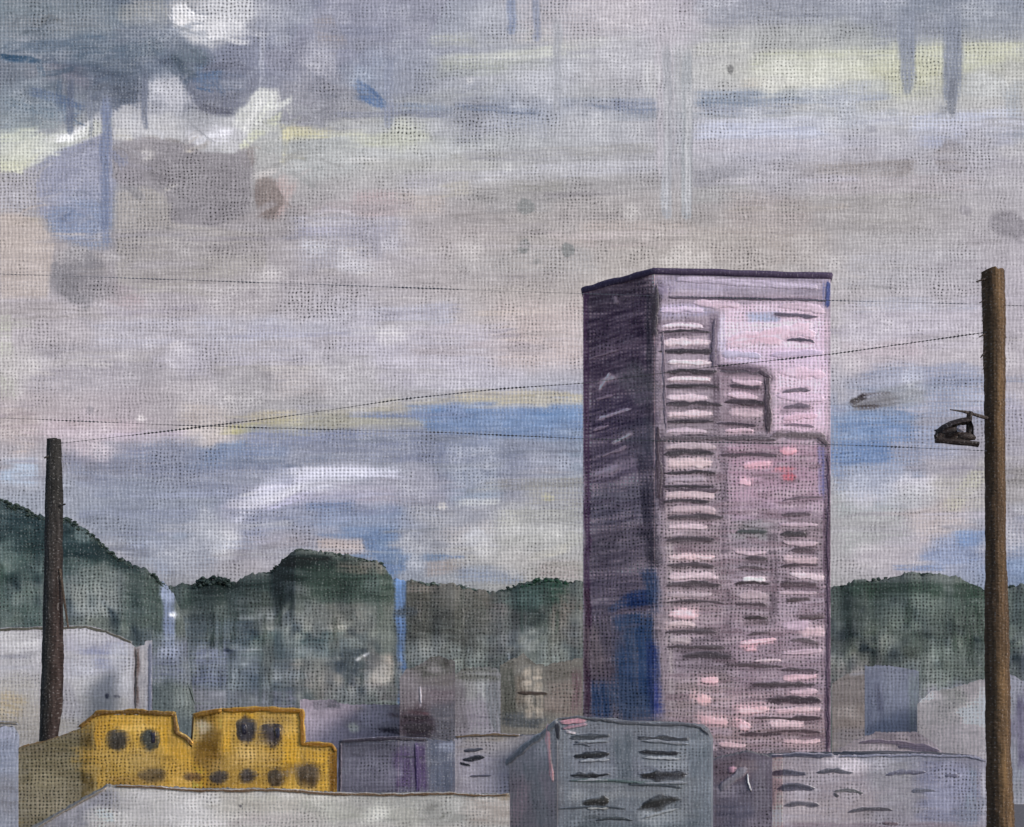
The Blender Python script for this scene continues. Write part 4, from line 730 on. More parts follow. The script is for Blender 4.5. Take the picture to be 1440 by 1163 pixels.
    mb = MB(); mb.grid(R, alb(C, KF), np.stack([CX + R[..., 0] * F / 250, HY - R[..., 2] * F / 250], -1), True); mb.build('roof', 'painted_roof', T, True)
    q = dict(parent=T); Q = []
    def strip(name, w, *a, **k):
        x0, y0, x1, y1, h, col = a[:6]; Q.append((name, a, k))
        g = c.get(np.array([(x0 + x1) / 2]), np.array([(y0 + y1) / 2]))[0, :3]; m = tuple(np.array(col) * .6 + g * .4)
        dx, dy = random.uniform(-7, 7), random.uniform(-3, 3)
        c.S(x0 + dx, y0 + dy, x1 + dx * .3, y1 + dy, h * random.uniform(1.1, 1.7), m, .75, .7, .66, k.get('bend', 0) or 0, .5, 14)
    W = lambda *a, **k: strip('window', w, *a, mat='window_glass', **{**dict(parent=T, thick=.06, K=KF, wv=.6, rag=.4, taper=.7), **k})
    Lg = lambda *a, **k: strip('ledge', w, *a, **{**dict(parent=T, thick=.3, K=KF, wv=.5, rag=.3, taper=.5), **k})
    def win(x0, y0, x1, y1, h, col=(66, 54, 66), b=2): W(x0, y0, x1, y1, h * random.uniform(.8, 1.5), tuple(np.array(col) * .86), b)
    def led(x0, y0, x1, y1, h, col=(206, 182, 190), b=2): Lg(x0, y0, x1, y1, h * random.uniform(.8, 1.3), tuple(np.array(col) * 1.06 + 6), b)
    # parapet strips
    strip('fascia', w, 940, 419, 1164, 422, 4, (82,72,86), **q, thick=.3, taper=.4); strip('fascia', w, 950, 392, 1150, 404, 9, (184,172,190), **q, thick=.15, wv=.52, var=22)
    strip('parapet_panel', w, 924, 404, 940, 412, 18, (136,124,146), **q, thick=.25); strip('corner_pipe', w, 1165, 396, 1163, 432, 7, (62,74,128), **q, thick=.3)
    # sunlit panels upper right
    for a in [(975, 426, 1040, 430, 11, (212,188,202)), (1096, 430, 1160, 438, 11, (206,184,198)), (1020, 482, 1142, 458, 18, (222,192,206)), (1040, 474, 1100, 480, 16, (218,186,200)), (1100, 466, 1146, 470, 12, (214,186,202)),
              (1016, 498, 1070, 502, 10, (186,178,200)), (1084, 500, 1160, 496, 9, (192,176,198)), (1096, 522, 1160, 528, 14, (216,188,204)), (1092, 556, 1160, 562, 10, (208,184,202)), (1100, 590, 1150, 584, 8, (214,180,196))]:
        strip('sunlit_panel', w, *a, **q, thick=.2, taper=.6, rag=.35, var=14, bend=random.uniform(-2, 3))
    # first bay
    for y, cw, cl in ((437, None, (196,180,200)), (460, 468, (208,188,198)), (484, 495, (206,186,192)), (510, 523, (214,194,198)), (535, 544, (224,194,200)), (559, 570, (196,176,184)), (582, 593, (206,182,188)),
                      (607, 616, (184,166,176)), (629, 639, (170,154,160)), (652, 666, (196,174,176)), (676, 685, (150,136,146)), (697, 706, (188,168,172)), (718, 728, (170,150,156)), (741, 760, (190,170,176)),
                      (783, 796, (206,178,182)), (812, 823, (190,170,176)), (837, 848, (164,148,154)), (864, None, (216,178,184)), (880, 889, (186,166,168)), (900, 911, (160,146,150))):
        x0 = 928 + (8 if y > 500 else 0) + random.uniform(-2, 3) + (4 if y > 700 else 0)
        led(x0, y, x0 + (random.uniform(56, 72) if y < 860 else random.uniform(30, 48)), y + random.uniform(-1, 1), random.uniform(7, 11), cl, random.uniform(0, 3))
        if cw: win(x0 - 3, cw, x0 + random.uniform(64, 80), cw + random.uniform(-1.5, 1), random.uniform(4, 7), (64, 54, 62) if y < 700 else (84, 72, 80), random.uniform(1, 4))
    # second bay
    for a in [(1012, 522, 1076, 524, 7, (96,84,96)), (1026, 543, 1070, 545, 5, (84,70,82)), (1018, 564, 1078, 568, 6, (60,46,56)), (1008, 596, 1064, 599, 5, (68,54,66)), (1020, 616, 1092, 620, 7, (80,68,76)), (1012, 640, 1094, 640, 6, (88,72,82)),
              (1036, 747, 1078, 749, 8, (72,76,78)), (1050, 784, 1080, 786, 6, (84,72,80)), (1036, 800, 1076, 800, 4, (98,84,92)), (1032, 821, 1082, 822, 6, (60,46,54)), (1034, 850, 1078, 850, 5, (78,64,72)), (1046, 871, 1080, 871, 6, (62,50,56)),
              (1050, 893, 1080, 890, 4, (92,78,86)), (1020, 935, 1100, 938, 5, (92,78,86)), (1056, 964, 1090, 966, 5, (82,68,76)), (1060, 1010, 1140, 1012, 4, (88,72,78)), (1040, 1034, 1100, 1032, 5, (86,70,78)), (960, 923, 1030, 925, 7, (74,64,74))]:
        win(*a[:5], a[5], random.uniform(0, 3))
    for a in [(1028, 534, 1072, 538, 6, (190,166,178)), (1022, 554, 1066, 560, 7, (198,172,184)), (1024, 580, 1072, 584, 12, (178,156,164)), (1018, 606, 1060, 606, 6, (188,162,172)), (1044, 655, 1084, 652, 7, (206,160,172)), (1038, 676, 1056, 680, 7, (206,164,176)),
              (1096, 634, 1120, 632, 8, (204,150,162)), (1032, 775, 1078, 777, 6, (176,156,164)), (1044, 815, 1076, 816, 6, (218,204,208)), (1036, 838, 1080, 840, 8, (164,146,152)), (1040, 905, 1092, 898, 7, (216,170,178)), (1048, 914, 1064, 912, 6, (220,170,178)),
              (1060, 929, 1098, 928, 5, (180,160,166)), (984, 958, 1010, 956, 9, (204,166,172)), (978, 980, 1000, 986, 16, (204,166,168)), (1036, 1000, 1082, 996, 10, (206,168,172)), (1038, 1015, 1056, 1024, 12, (222,176,182)), (1080, 1018, 1130, 1018, 9, (196,170,174)),
              (1010, 1046, 1050, 1048, 8, (184,156,160)), (1090, 1000, 1130, 998, 8, (196,166,172)), (984, 1012, 1024, 1016, 10, (196,160,164))]:
        led(*a[:5], a[5], random.uniform(-2, 2))
    # third bay
    for a in [(1088, 442, 1150, 446, 5, (108,98,116)), (1106, 478, 1146, 482, 4, (86,76,94)), (1100, 551, 1140, 549, 5, (118,106,120)), (1100, 574, 1142, 572, 5, (116,100,116)), (1102, 598, 1146, 600, 4, (140,120,136)),
              (1100, 704, 1156, 700, 5, (118,100,112)), (1098, 726, 1142, 724, 5, (92,76,86)), (1096, 752, 1134, 752, 8, (66,58,64)), (1112, 774, 1146, 774, 5, (88,72,82)), (1096, 797, 1150, 794, 6, (82,66,76)), (1096, 822, 1150, 823, 8, (86,68,78)),
              (1104, 844, 1140, 842, 8, (84,70,76)), (1122, 870, 1160, 868, 5, (96,80,86)), (1110, 900, 1150, 904, 5, (110,96,104)), (1064, 963, 1146, 963, 5, (86,74,82)), (1076, 984, 1156, 986, 9, (72,58,68)), (1104, 1011, 1156, 1010, 5, (78,62,70)),
              (1070, 1032, 1156, 1030, 4, (92,74,80)), (1100, 940, 1150, 944, 4, (98,84,94))]: win(*a[:5], a[5], random.uniform(0, 3))
    for a in [(1100, 784, 1150, 788, 9, (178,156,162)), (1110, 806, 1160, 812, 8, (200,180,186)), (1094, 833, 1150, 834, 6, (172,152,160)), (1100, 880, 1140, 878, 14, (178,156,170)), (1126, 888, 1160, 890, 12, (190,164,170)), (1100, 955, 1150, 950, 10, (190,158,166)),
              (1110, 974, 1150, 972, 6, (186,160,168)), (1110, 998, 1154, 998, 8, (192,164,168)), (1100, 1042, 1154, 1042, 8, (186,158,162)), (1100, 762, 1150, 764, 7, (166,146,154)), (1096, 738, 1150, 738, 6, (170,150,160)), (1100, 918, 1156, 914, 8, (176,154,164))]:
        led(*a[:5], a[5], random.uniform(-2, 2))
    # ribs: the dark step line climbing across the front
    for a in [(1010, 516, 1070, 520, 7, (94,80,94)), (1066, 520, 1084, 532, 7, (70,58,70)), (1079, 530, 1081, 610, 9, (64,52,62)), (1084, 612, 1160, 613, 9, (98,86,92)), (1150, 612, 1166, 626, 6, (92,80,88)), (926, 617, 1084, 616, 6, (92,82,90)),
              (938, 688, 1010, 690, 6, (84,72,82))]: strip('step_rib', w, *a, **q, thick=.4, taper=.2, rag=.5, wv=.66)
    for a in [(922, 402, 921, 470, 9, (52,46,56)), (924, 600, 926, 700, 7, (62,50,62)), (1166, 640, 1165, 1058, 5, (84,66,84)), (1004, 450, 1003, 516, 6, (100,90,106)), (932, 470, 936, 600, 4, (110,98,112))]:
        strip('corner_rib', w, *a, **q, thick=.25, taper=.3, rag=.6, wv=.66, bend=0)
    # scattered pale windows on the shaded side
    for a in [(842, 548, 858, 524, 5, (158,142,158)), (846, 536, 866, 530, 5, (150,136,150)), (842, 590, 886, 574, 5, (150,136,154)), (834, 606, 856, 598, 4, (128,114,132)), (860, 624, 888, 610, 5, (150,138,152)), (846, 642, 882, 628, 4, (118,106,122)),
              (838, 562, 862, 556, 4, (112,98,116)), (862, 416, 868, 428, 5, (104,94,108)), (834, 668, 872, 656, 8, (130,120,138)), (830, 504, 870, 492, 4, (98,86,102))]:
        strip('window', w, *a, mat='window_glass', parent=T, thick=.1, wv=.5, rag=.5)
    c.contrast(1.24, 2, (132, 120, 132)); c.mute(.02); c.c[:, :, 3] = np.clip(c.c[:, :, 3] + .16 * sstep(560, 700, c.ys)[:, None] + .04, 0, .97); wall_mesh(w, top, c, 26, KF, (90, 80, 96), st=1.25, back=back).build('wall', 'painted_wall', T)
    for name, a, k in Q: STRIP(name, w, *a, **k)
tower()

# ================================================================== LESSER BUILDINGS
def block(name, label, cat, w, top_, base, strokes, T=12, K=KF, roofc=(110, 108, 112), st=1.5, dabs=(), pad=6, group=None, fz=(4, 5, 50, 2.6), rag=0, mute=0):
    top = lambda p: (top_(p) if callable(top_) else top_) + (float(fbm(p / 9, 3., 6, 3)) - .5) * rag
    x0, x1 = w.px[0], w.px[-1]; ym = min((top(p) if callable(top) else top) for p in np.linspace(x0, x1, 30))
    c = Canvas.box(x0 - pad, ym - pad, x1 + pad, 1190, base, 1.3)
    for s_ in strokes: c.S(*s_)
    for d in dabs: c.D(*d)
    if mute: c.mute(mute); c.c[..., :3] = np.clip(c.c[..., :3] - 12, 0, 255); c.c[..., 3] += .12
    (nets(c, int((x1 - x0) / 14), (x0, x1), (ym, 1160)), c.contrast(1.12)); c.fuzz(*fz)
    i = len(w.X) // 2
    e = empty(name, label, cat, (float(np.mean(w.X)), float(np.mean(w.Y)), 0), group)
    wall_mesh(w, top, c, T, K, roofc, st).build('wall', 'painted_wall', e)
    return e
def lerp(tab): 
    xs = [t[0] for t in tab]; ys = [t[1] for t in tab]; return lambda p: float(np.interp(p, xs, ys))

# left warehouse
w = Wall.facing(-60, 189, 260)
e = block('warehouse', 'pale grey and white flat building with a bowed roofline behind the short pole', 'building', w, lerp([(-60, 886), (60, 884), (120, 884), (150, 890), (180, 902), (189, 908)]), (168, 166, 170),
  [(-60, 900, 60, 898, 20, (186,184,184), .8, .4, .5), (0, 915, 60, 905, 14, (206,204,204), .8, .5, .5), (-60, 930, 60, 930, 40, (176,174,176), .8, .4, .55), (-20, 925, 50, 922, 6, (138,138,146), .6, .5, .5), (-20, 940, 50, 938, 5, (146,146,156), .5, .5, .5),
   (85, 905, 185, 905, 24, (168,166,176), .8, .4, .55), (110, 910, 180, 914, 20, (134,138,162), .7, .5, .55), (130, 935, 180, 938, 20, (140,144,166), .75, .5, .55), (90, 940, 130, 940, 30, (164,164,172), .7, .4, .6), (85, 970, 185, 968, 40, (182,180,180), .85, .4, .5),
   (165, 900, 178, 980, 26, (188,188,192), .7, .3, .5), (85, 1000, 185, 1000, 40, (176,174,172), .8, .4, .55), (-60, 980, 60, 980, 60, (168,164,158), .8, .3, .6), (0, 990, 30, 1000, 40, (174,158,128), .6, .4, .6), (30, 1010, 90, 1010, 40, (166,160,152), .8, .3, .6),
   (88, 965, 100, 1010, 30, (160,158,164), .6, .3, .6), (-60, 1040, 189, 1040, 60, (150,146,140), .8, .3, .6)], 20, dabs=[(150, 978, 3, 4, (40,42,60), .8, .3), (163, 979, 7, 2, (80,80,90), .6, .4)])
edging('roof_edge', w, [(-58, 888), (20, 885), (86, 883), (120, 882), (150, 888), (186, 904)], 4, (74,72,62), e, thick=.4)
strip('ledge', w, -30, 1018, 24, 1016, 4, (88,84,70), parent=e)
# narrow chimney stacks right of it
w = Wall.facing(188, 214, 255)
e = block('chimney', 'narrow grey brick chimney stack beside the white warehouse', 'chimney', w, lerp([(188, 910), (203, 907), (204, 901), (214, 900)]), (160, 158, 162),
  [(192, 905, 193, 1000, 7, (96,80,76), .8, .5, .8), (200, 905, 201, 1000, 7, (164,160,160), .8, .3, .6), (211, 900, 211, 1010, 6, (104,108,124), .8, .3, .5)], 4)
strip('pipe', w, 211, 904, 211, 1005, 5, (110,114,130), parent=e, thick=.5); strip('brick_edge', w, 190.5, 912, 190.5, 1000, 3, (66,64,66), parent=e, thick=.3, wv=.8)
# lower-left pale violet block at the frame edge
w = Wall.facing(-70, 27, 90)
e = block('garage', 'blue-grey low block at the left edge in front of the ochre wall', 'building', w, lerp([(-70, 1022), (20, 1022), (27, 1034)]), (146, 150, 162),
  [(-60, 1060, 25, 1060, 60, (142,148,164), .8, .4, .58), (-60, 1120, 25, 1120, 60, (132,132,138), .8, .4, .62), (-40, 1035, 20, 1034, 8, (150,152,170), .7, .4, .5)], 8)
edging('roof_edge', w, [(-68, 1018), (0, 1017), (24, 1018)], 4, (104,98,86), e, thick=.2)

# hazy blocks in the middle distance
w = Wall.facing(422, 566, 215)
block('terrace', 'low pinkish-lilac building between the yellow house and the dark block', 'building', w, lerp([(422, 984), (470, 984), (480, 990), (520, 990), (566, 992)]), (160, 148, 158),
  [(425, 1000, 560, 1000, 26, (162,150,160), .8, .3, .6), (425, 1030, 480, 1030, 40, (166,154,166), .8, .3, .52), (500, 1000, 600, 1004, 16, (170,156,152), .7, .5, .66), (480, 1018, 566, 1024, 12, (150,140,142), .7, .5, .7),
   (440, 990, 480, 988, 14, (74,76,82), .6, .5, .6), (520, 1004, 566, 1006, 4, (80,60,66), .6, .6, .6), (530, 1026, 566, 1030, 8, (58,50,58), .7, .5, .6)], 14, dabs=[(498, 1024, 9, 8, (206,200,186), .8, .4, .2)])
w = Wall.facing(562, 640, 200)
e = block('office_block', 'dark plum-grey block between the lilac terrace and the grey block', 'building', w, lerp([(562, 955), (572, 940), (590, 935), (606, 922), (625, 925), (640, 930)]), (104, 99, 103),
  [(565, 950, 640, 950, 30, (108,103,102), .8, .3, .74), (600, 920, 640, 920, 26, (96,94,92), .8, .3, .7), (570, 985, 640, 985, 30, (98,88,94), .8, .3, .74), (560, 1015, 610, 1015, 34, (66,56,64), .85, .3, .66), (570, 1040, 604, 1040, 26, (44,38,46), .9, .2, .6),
   (575, 1000, 605, 1004, 5, (96,58,64), .7, .4, .6), (560, 945, 640, 930, 34, (88,88,84), .8, .5, .74), (610, 1020, 640, 1020, 70, (84,84,92), .8, .3, .6), (565, 1008, 605, 1010, 4, (34,30,36), .7, .5, .5), (560, 1060, 640, 1090, 60, (74,72,84), .8, .3, .6), (624, 910, 628, 940, 6, (52,50,48), .7, .3, .6)],
  12, rag=8, dabs=[(588, 1022, 26, 20, (52,44,52), .85, .5, .7), (584, 1000, 18, 14, (70,60,66), .6, .6, .7), (611, 942, 16, 8, (150,146,148), .45, .9, .3, 0, .9), (592, 982, 3, 12, (176,168,176), .6, .4)])
[strip('dark_smudge', w, *q_, parent=e, thick=.05, rag=.8, wv=.7) for q_ in ((566, 1022, 612, 1024, 16, (46,40,46)), (572, 1034, 608, 1036, 14, (40,34,42)), (536 + 32, 1008, 604, 1008, 6, (52,44,50)))]  # near-black smudges low on the block's front
strip('vent_stack', w, 590, 965, 592, 990, 3, (184,178,184), parent=e, thick=.4)
w = Wall.facing(637, 704, 206)
block('apartment_block', 'plain mid grey block right of the dark plum block', 'building', w, lerp([(637, 950), (650, 940), (672, 938), (698, 940), (704, 948)]), (132, 132, 136),
  [(660, 930, 662, 1000, 20, (140,142,142), .8, .4, .6), (678, 935, 684, 990, 14, (186,190,190), .7, .7, .55), (668, 940, 672, 975, 8, (172,176,176), .6, .6, .6), (640, 1010, 704, 1010, 50, (136,132,142), .8, .3, .6), (640, 945, 704, 945, 26, (106,108,104), .8, .5, .7), (645, 960, 650, 1030, 18, (112,110,116), .7, .3, .64),
   (690, 960, 700, 1030, 20, (112,116,120), .7, .3, .6)], 12)
w = Wall.facing(703, 820, 228)
e = block('row_house', 'grey-green soft-edged house with cream patches left of the tall tower', 'building', w, lerp([(703, 935), (725, 925), (735, 918), (760, 940), (780, 932), (820, 925)]), (112, 110, 104),
  [(712, 930, 718, 1010, 20, (78,80,74), .8, .3, .66), (730, 950, 734, 990, 16, (104,96,86), .8, .3, .6), (770, 940, 810, 940, 30, (106,102,96), .8, .3, .8), (770, 980, 815, 985, 50, (124,114,108), .8, .3, .82), (705, 1010, 760, 1014, 20, (66,72,78), .8, .4, .7), (740, 930, 770, 934, 8, (84,82,76), .7, .5, .7), (810, 940, 812, 1005, 12, (102,82,88), .6, .3, .7)], 10)
[strip('cream_panel', w, x - 7, y, x + 8, y, 24, (176,166,152), parent=e, thick=.1, taper=.05, wv=.62, rag=.2) for x, y in ((740, 948), (755, 950), (741, 962), (756, 964), (742, 986), (757, 986), (744, 1000), (757, 1000))]; strip('ledge', w, 728, 975, 770, 976, 5, (60,50,44), parent=e, thick=.5)
# right: background blocks
w = Wall.facing(1170, 1232, 420)
block('storage_block', 'rough grey-brown block directly right of the tall tower', 'building', w, lerp([(1170, 962), (1190, 948), (1216, 944), (1232, 950)]), (132, 126, 124),
  [(1175, 970, 1230, 970, 40, (130,124,122), .8, .3, .8), (1175, 1010, 1230, 1010, 40, (138,130,126), .8, .3, .8), (1196, 945, 1218, 944, 10, (150,150,156), .8, .4, .55), (1175, 1045, 1230, 1045, 40, (144,140,144), .8, .3, .66)], 10)
w = Wall.facing(1216, 1292, 380)
block('slate_block', 'smooth slate-blue square block under the right ridge', 'building', w, lerp([(1216, 936), (1250, 936), (1292, 944)]), (122, 128, 144),
  [(1230, 940, 1232, 1030, 30, (112,118,136), .8, .3, .56), (1262, 940, 1264, 1030, 40, (128,134,150), .8, .3, .58), (1236, 960, 1238, 1000, 10, (98,102,120), .7, .4, .56), (1284, 945, 1286, 1030, 14, (124,134,138), .7, .3, .62)], 12)
w = Wall.facing(1290, 1402, 360)
e = block('white_block', 'off-white block brightest beside the tall right pole', 'building', w, lerp([(1290, 990), (1310, 972), (1345, 966), (1372, 958), (1402, 950)]), (152, 150, 154),
  [(1300, 1000, 1360, 1000, 50, (150,150,154), .8, .3, .64), (1366, 980, 1368, 1060, 34, (188,186,190), .85, .3, .55), (1384, 960, 1386, 1070, 18, (196,194,196), .85, .3, .4), (1310, 1040, 1380, 1040, 40, (156,154,160), .8, .3, .6), (1330, 960, 1350, 1000, 30, (126,130,128), .6, .3, .7)], 12)
w = Wall.facing(1406, 1520, 200)
block('violet_block', 'grey and dusky violet building right of the tall pole at the frame edge', 'building', w, lerp([(1406, 950), (1422, 948), (1440, 958), (1520, 956)]), (136, 138, 150),
  [(1424, 970, 1426, 1080, 16, (150,152,160), .7, .3, .58), (1438, 975, 1442, 1085, 18, (92,88,112), .85, .3, .58), (1412, 1090, 1500, 1095, 20, (140,146,158), .7, .3, .56), (1412, 1130, 1500, 1140, 60, (150,154,160), .7, .3, .56), (1460, 960, 1462, 1150, 40, (128,126,140), .7, .3, .58)], 14)
w = Wall.facing(1176, 1330, 300)
e = block('long_shed', 'long low grey shed with a dark swept roof below the slate block', 'shed', w, lerp([(1176, 1056), (1200, 1042), (1230, 1030), (1290, 1030), (1318, 1048), (1330, 1062)]), (134, 130, 138),
  [(1180, 1046, 1300, 1044, 20, (140,136,142), .8, .4, .6), (1220, 1036, 1320, 1038, 10, (120,116,124), .8, .5, .6), (1180, 1060, 1320, 1060, 10, (160,156,162), .6, .5, .56)], 10)
for a in ((1208, 1044, 1300, 1050, 6, (96,90,104)), (1262, 1050, 1322, 1058, 9, (88,84,100)), (1232, 1062, 1300, 1060, 5, (100,96,112))): strip('roof_strip', w, *a, parent=e, thick=.5, bend=3, taper=.8)

# purple-blue flat block
w = Wall([(476, 112), (560, 110), (602, 111), (640, 113)])
e = block('flat_block', 'slate and deep purple flat-roofed block right of the yellow building', 'building', w, lerp([(476, 1042), (600, 1042), (602, 1040), (640, 1042)]), (96, 96, 108),
  [(480, 1055, 570, 1055, 20, (84,84,96), .85, .4, .62), (480, 1085, 580, 1085, 50, (104,104,118), .85, .4, .64), (500, 1090, 570, 1092, 20, (112,112,126), .7, .5, .62), (565, 1050, 568, 1115, 26, (78,66,96), .85, .3, .62), (590, 1045, 592, 1115, 18, (68,54,88), .9, .3, .56),
   (620, 1040, 622, 1115, 34, (82,88,104), .9, .3, .58), (476, 1110, 600, 1112, 10, (90,90,104), .7, .5, .66), (490, 1062, 600, 1064, 3, (60,60,70), .6, .5, .6)], 8)
edging('roof_edge', w, [(478, 1042), (560, 1038), (600, 1040)], 5, (56,52,62), e, thick=.25); strip('corner_strip', w, 479, 1044, 478, 1114, 4, (44,42,54), parent=e, thick=.15, wv=.7); strip('downpipe', w, 586, 1046, 588, 1112, 7, (74,60,98), parent=e, thick=.2)  # dark strip down the left corner is shade painted as colour
# small low house with dark dashes
w = Wall.facing(638, 760, 118)
e = block('low_house', 'small lilac-grey house with thin dark window slits left of the big slate building', 'house', w, lerp([(638, 1036), (760, 1034)]), (142, 140, 148),
  [(640, 1050, 750, 1050, 20, (146,142,144), .85, .4, .56), (640, 1080, 750, 1080, 30, (148,146,158), .85, .4, .54), (690, 1070, 750, 1070, 30, (140,138,144), .7, .4, .56), (640, 1108, 750, 1108, 20, (146,144,156), .8, .4, .56), (650, 1040, 740, 1038, 8, (124,116,104), .7, .4, .56)], 8)
edging('roof_edge', w, [(640, 1036), (690, 1033), (730, 1035)], 4, (92,76,58), e, thick=.25)
for a in ((652, 1055, 680, 1053, 5, (60,62,72)), (650, 1069, 682, 1064, 7, (32,34,42)), (646, 1074, 662, 1077, 4, (30,32,40)), (660, 1092, 692, 1090, 3, (84,84,96))): strip('window', w, *a, parent=e, mat='window_glass', thick=.07, taper=.8, wv=.5)

# ---------------------------------------------------------------- yellow building
w = Wall([(26, 71.3), (131, 70), (270, 70.3), (312, 69.6), (474, 70.2)])
topf = lerp([(26, 1052), (60, 1044), (110, 1026), (124, 1012), (131, 1004), (240, 1005), (247, 1010), (249, 1028), (258, 1038), (270, 1052), (273, 1004), (300, 1002), (312, 998), (424, 999), (426, 1002), (428, 1046), (466, 1048), (474, 1056)])
Y1 = (214, 162, 52)
e = block('yellow_building', 'mustard yellow stepped building with two raised blocks and dark smudged windows', 'building', w, topf, (186, 146, 60),
  [(20, 1160, 127, 1160, 60, (136,126,100), 1, .1, .8), (20, 1090, 127, 1080, 130, (132,121,92), 1, .1, .8), (290, 1056, 292, 1125, 46, (160,126,58), 1, .1, .7), (30, 1060, 34, 1160, 24, (146,138,120), .8, .5, .7), (28, 1060, 130, 1040, 30, (128,116,88), .9, .3, .78), (28, 1090, 130, 1080, 50, (140,128,94), .9, .3, .82), (28, 1130, 120, 1125, 50, (148,136,106), .9, .3, .8), (122, 1020, 124, 1130, 16, (104,84,40), .85, .3, .7), (60, 1050, 118, 1046, 20, (122,110,74), .6, .3, .74),
   (137, 1020, 245, 1020, 30, (214,164,56), .9, .4, .56), (140, 1010, 143, 1110, 12, (206,156,56), .8, .3, .6), (150, 1040, 240, 1045, 34, (190,150,64), .8, .4, .66), (185, 1020, 187, 1075, 14, (216,168,58), .8, .3, .56), (228, 1018, 232, 1090, 16, (224,172,56), .8, .3, .56),
   (134, 1080, 240, 1085, 40, (186,148,64), .8, .4, .7), (240, 1050, 280, 1100, 34, (214,162,50), .85, .4, .6), (134, 1110, 270, 1112, 14, (196,152,58), .8, .3, .62), (250, 1110, 290, 1110, 30, (212,158,46), .8, .3, .58), (236, 1095, 240, 1110, 30, (210,158,48), .7, .3, .6),
   (290, 1000, 292, 1060, 34, (122,92,34), .95, .3, .66), (276, 1060, 312, 1066, 16, (148,112,44), .85, .3, .66), (280, 1020, 300, 1030, 20, (130,102,48), .7, .4, .68), (318, 1005, 320, 1060, 12, (226,170,48), .9, .3, .56), (318, 1006, 424, 1004, 12, (220,166,44), .9, .3, .56),
   (320, 1060, 430, 1062, 30, (200,156,60), .85, .4, .62), (408, 1010, 412, 1100, 22, (226,170,46), .85, .3, .56), (360, 1050, 362, 1110, 12, (206,160,60), .7, .4, .6), (290, 1075, 400, 1072, 16, (176,140,66), .7, .5, .66), (300, 1108, 460, 1110, 12, (196,150,58), .8, .3, .58), (140, 1064, 250, 1066, 12, (166,130,58), .7, .6, .72), (150, 1100, 240, 1100, 16, (164,128,62), .7, .6, .74), (320, 1064, 400, 1068, 10, (168,130,60), .7, .6, .7), (290, 1094, 410, 1096, 18, (172,134,60), .6, .6, .7), (180, 1030, 190, 1070, 10, (176,138,62), .6, .5, .7),
   (430, 1066, 470, 1066, 20, (206,156,50), .85, .3, .6), (452, 1060, 454, 1112, 14, (222,168,48), .85, .3, .56), (468, 1050, 470, 1118, 12, (128,88,26), .85, .3, .6), (405, 1060, 407, 1115, 18, (220,166,44), .8, .3, .56), (372, 1060, 400, 1062, 14, (196,152,62), .6, .4, .6)], 7, roofc=(130, 100, 50), st=1.35, mute=.2,
  dabs=[((a + b_) / 2, (y + z) / 2, (b_ - a) * (.5 if y > 1070 else .44), (z - y) * .6, q_, .9, .35, .66, 0, .3) for a, y, b_, z, q_ in ((151, 1025, 178, 1056, (84,76,62)), (198, 1026, 222, 1056, (76,74,64)), (333, 1009, 360, 1044, (72,66,68)), (366, 1015, 398, 1048, (74,66,68)), (196, 1080, 232, 1100, (122,100,64)), (256, 1086, 284, 1100, (112,86,54)), (296, 1083, 320, 1101, (86,76,66)), (336, 1081, 360, 1100, (90,78,66)), (378, 1083, 396, 1106, (92,76,54)), (418, 1076, 447, 1112, (100,82,58)))] + [(285, 1021, 10, 10, (206,198,176), .65, .5, .05), (213, 1088, 22, 14, (118,96,56), .6, .4, .74), (265, 1092, 14, 12, (132,100,48), .6, .4, .7), (90, 1030, 16, 6, (110,100,78), .5, .4, .6)], fz=(5, 6, 3, 40))
edging('roof_edge', w, [(112, 1022), (128, 1010), (136, 1003), (190, 1001), (245, 1004)], 6, (96,70,30), e, thick=.12, wv=.66)
edging('roof_edge', w, [(245, 1004), (248, 1030), (262, 1038), (270, 1046)], 6, (98,72,34), e, thick=.12, wv=.6)
edging('roof_edge', w, [(272, 1006), (312, 998)], 6, (112,82,30), e, thick=.12, K=KF * .86)
edging('roof_edge', w, [(314, 998), (370, 997), (424, 1000), (426, 1046), (466, 1048), (472, 1056)], 7, (128,88,24), e, thick=.12)
def ywin(x0, y0, x1, y1, col, arched=False):
    """dark window: pane with an uneven outline, a frame line above and a sill"""
    mb = MB(); xm = (x0 + x1) / 2; ribbon(mb, w, xm, y0 - 2, xm + 1, y1 + 1, (x1 - x0) * 1.2, tuple(np.array(col) * .85), 0, .05, KF, .66, taper=.6 if arched else .3, rag=.15, var=22, nu=12)
    o = mb.build('window', 'window_glass', e, True)
    return o
def o_loc(o): return o
_sb = MB.build
def _build(s, name, mat, parent=None, smooth=False):
    """children of children: vertices are kept in the space of the top-level thing"""
    if parent is not None and parent.parent is not None:
        o = _sb(s, name, mat, parent.parent, smooth); o.parent = parent; return o
    return _sb(s, name, mat, parent, smooth)
MB.build = _build
for a in ((151, 1025, 178, 1056, (74,68,60)), (198, 1026, 222, 1056, (64,66,60)), (333, 1009, 360, 1044, (62,60,66)), (364, 1015, 398, 1048, (66,60,66)), (196, 1078, 232, 1100, (110,92,62)), (256, 1085, 284, 1100, (104,80,52)), (296, 1083, 320, 1101, (78,70,66)),
          (336, 1081, 360, 1100, (82,72,66)), (378, 1083, 396, 1106, (84,70,52))): ywin(*a)
ywin(418, 1076, 447, 1110, (94,78,58), True)
for x, y in ((216, 1036), (342, 1024), (390, 1030)): strip('pane', w, x, y - 8, x + 1, y + 10, 9, (34,34,48), parent=e, mat='window_glass', thick=.1, wv=.55)

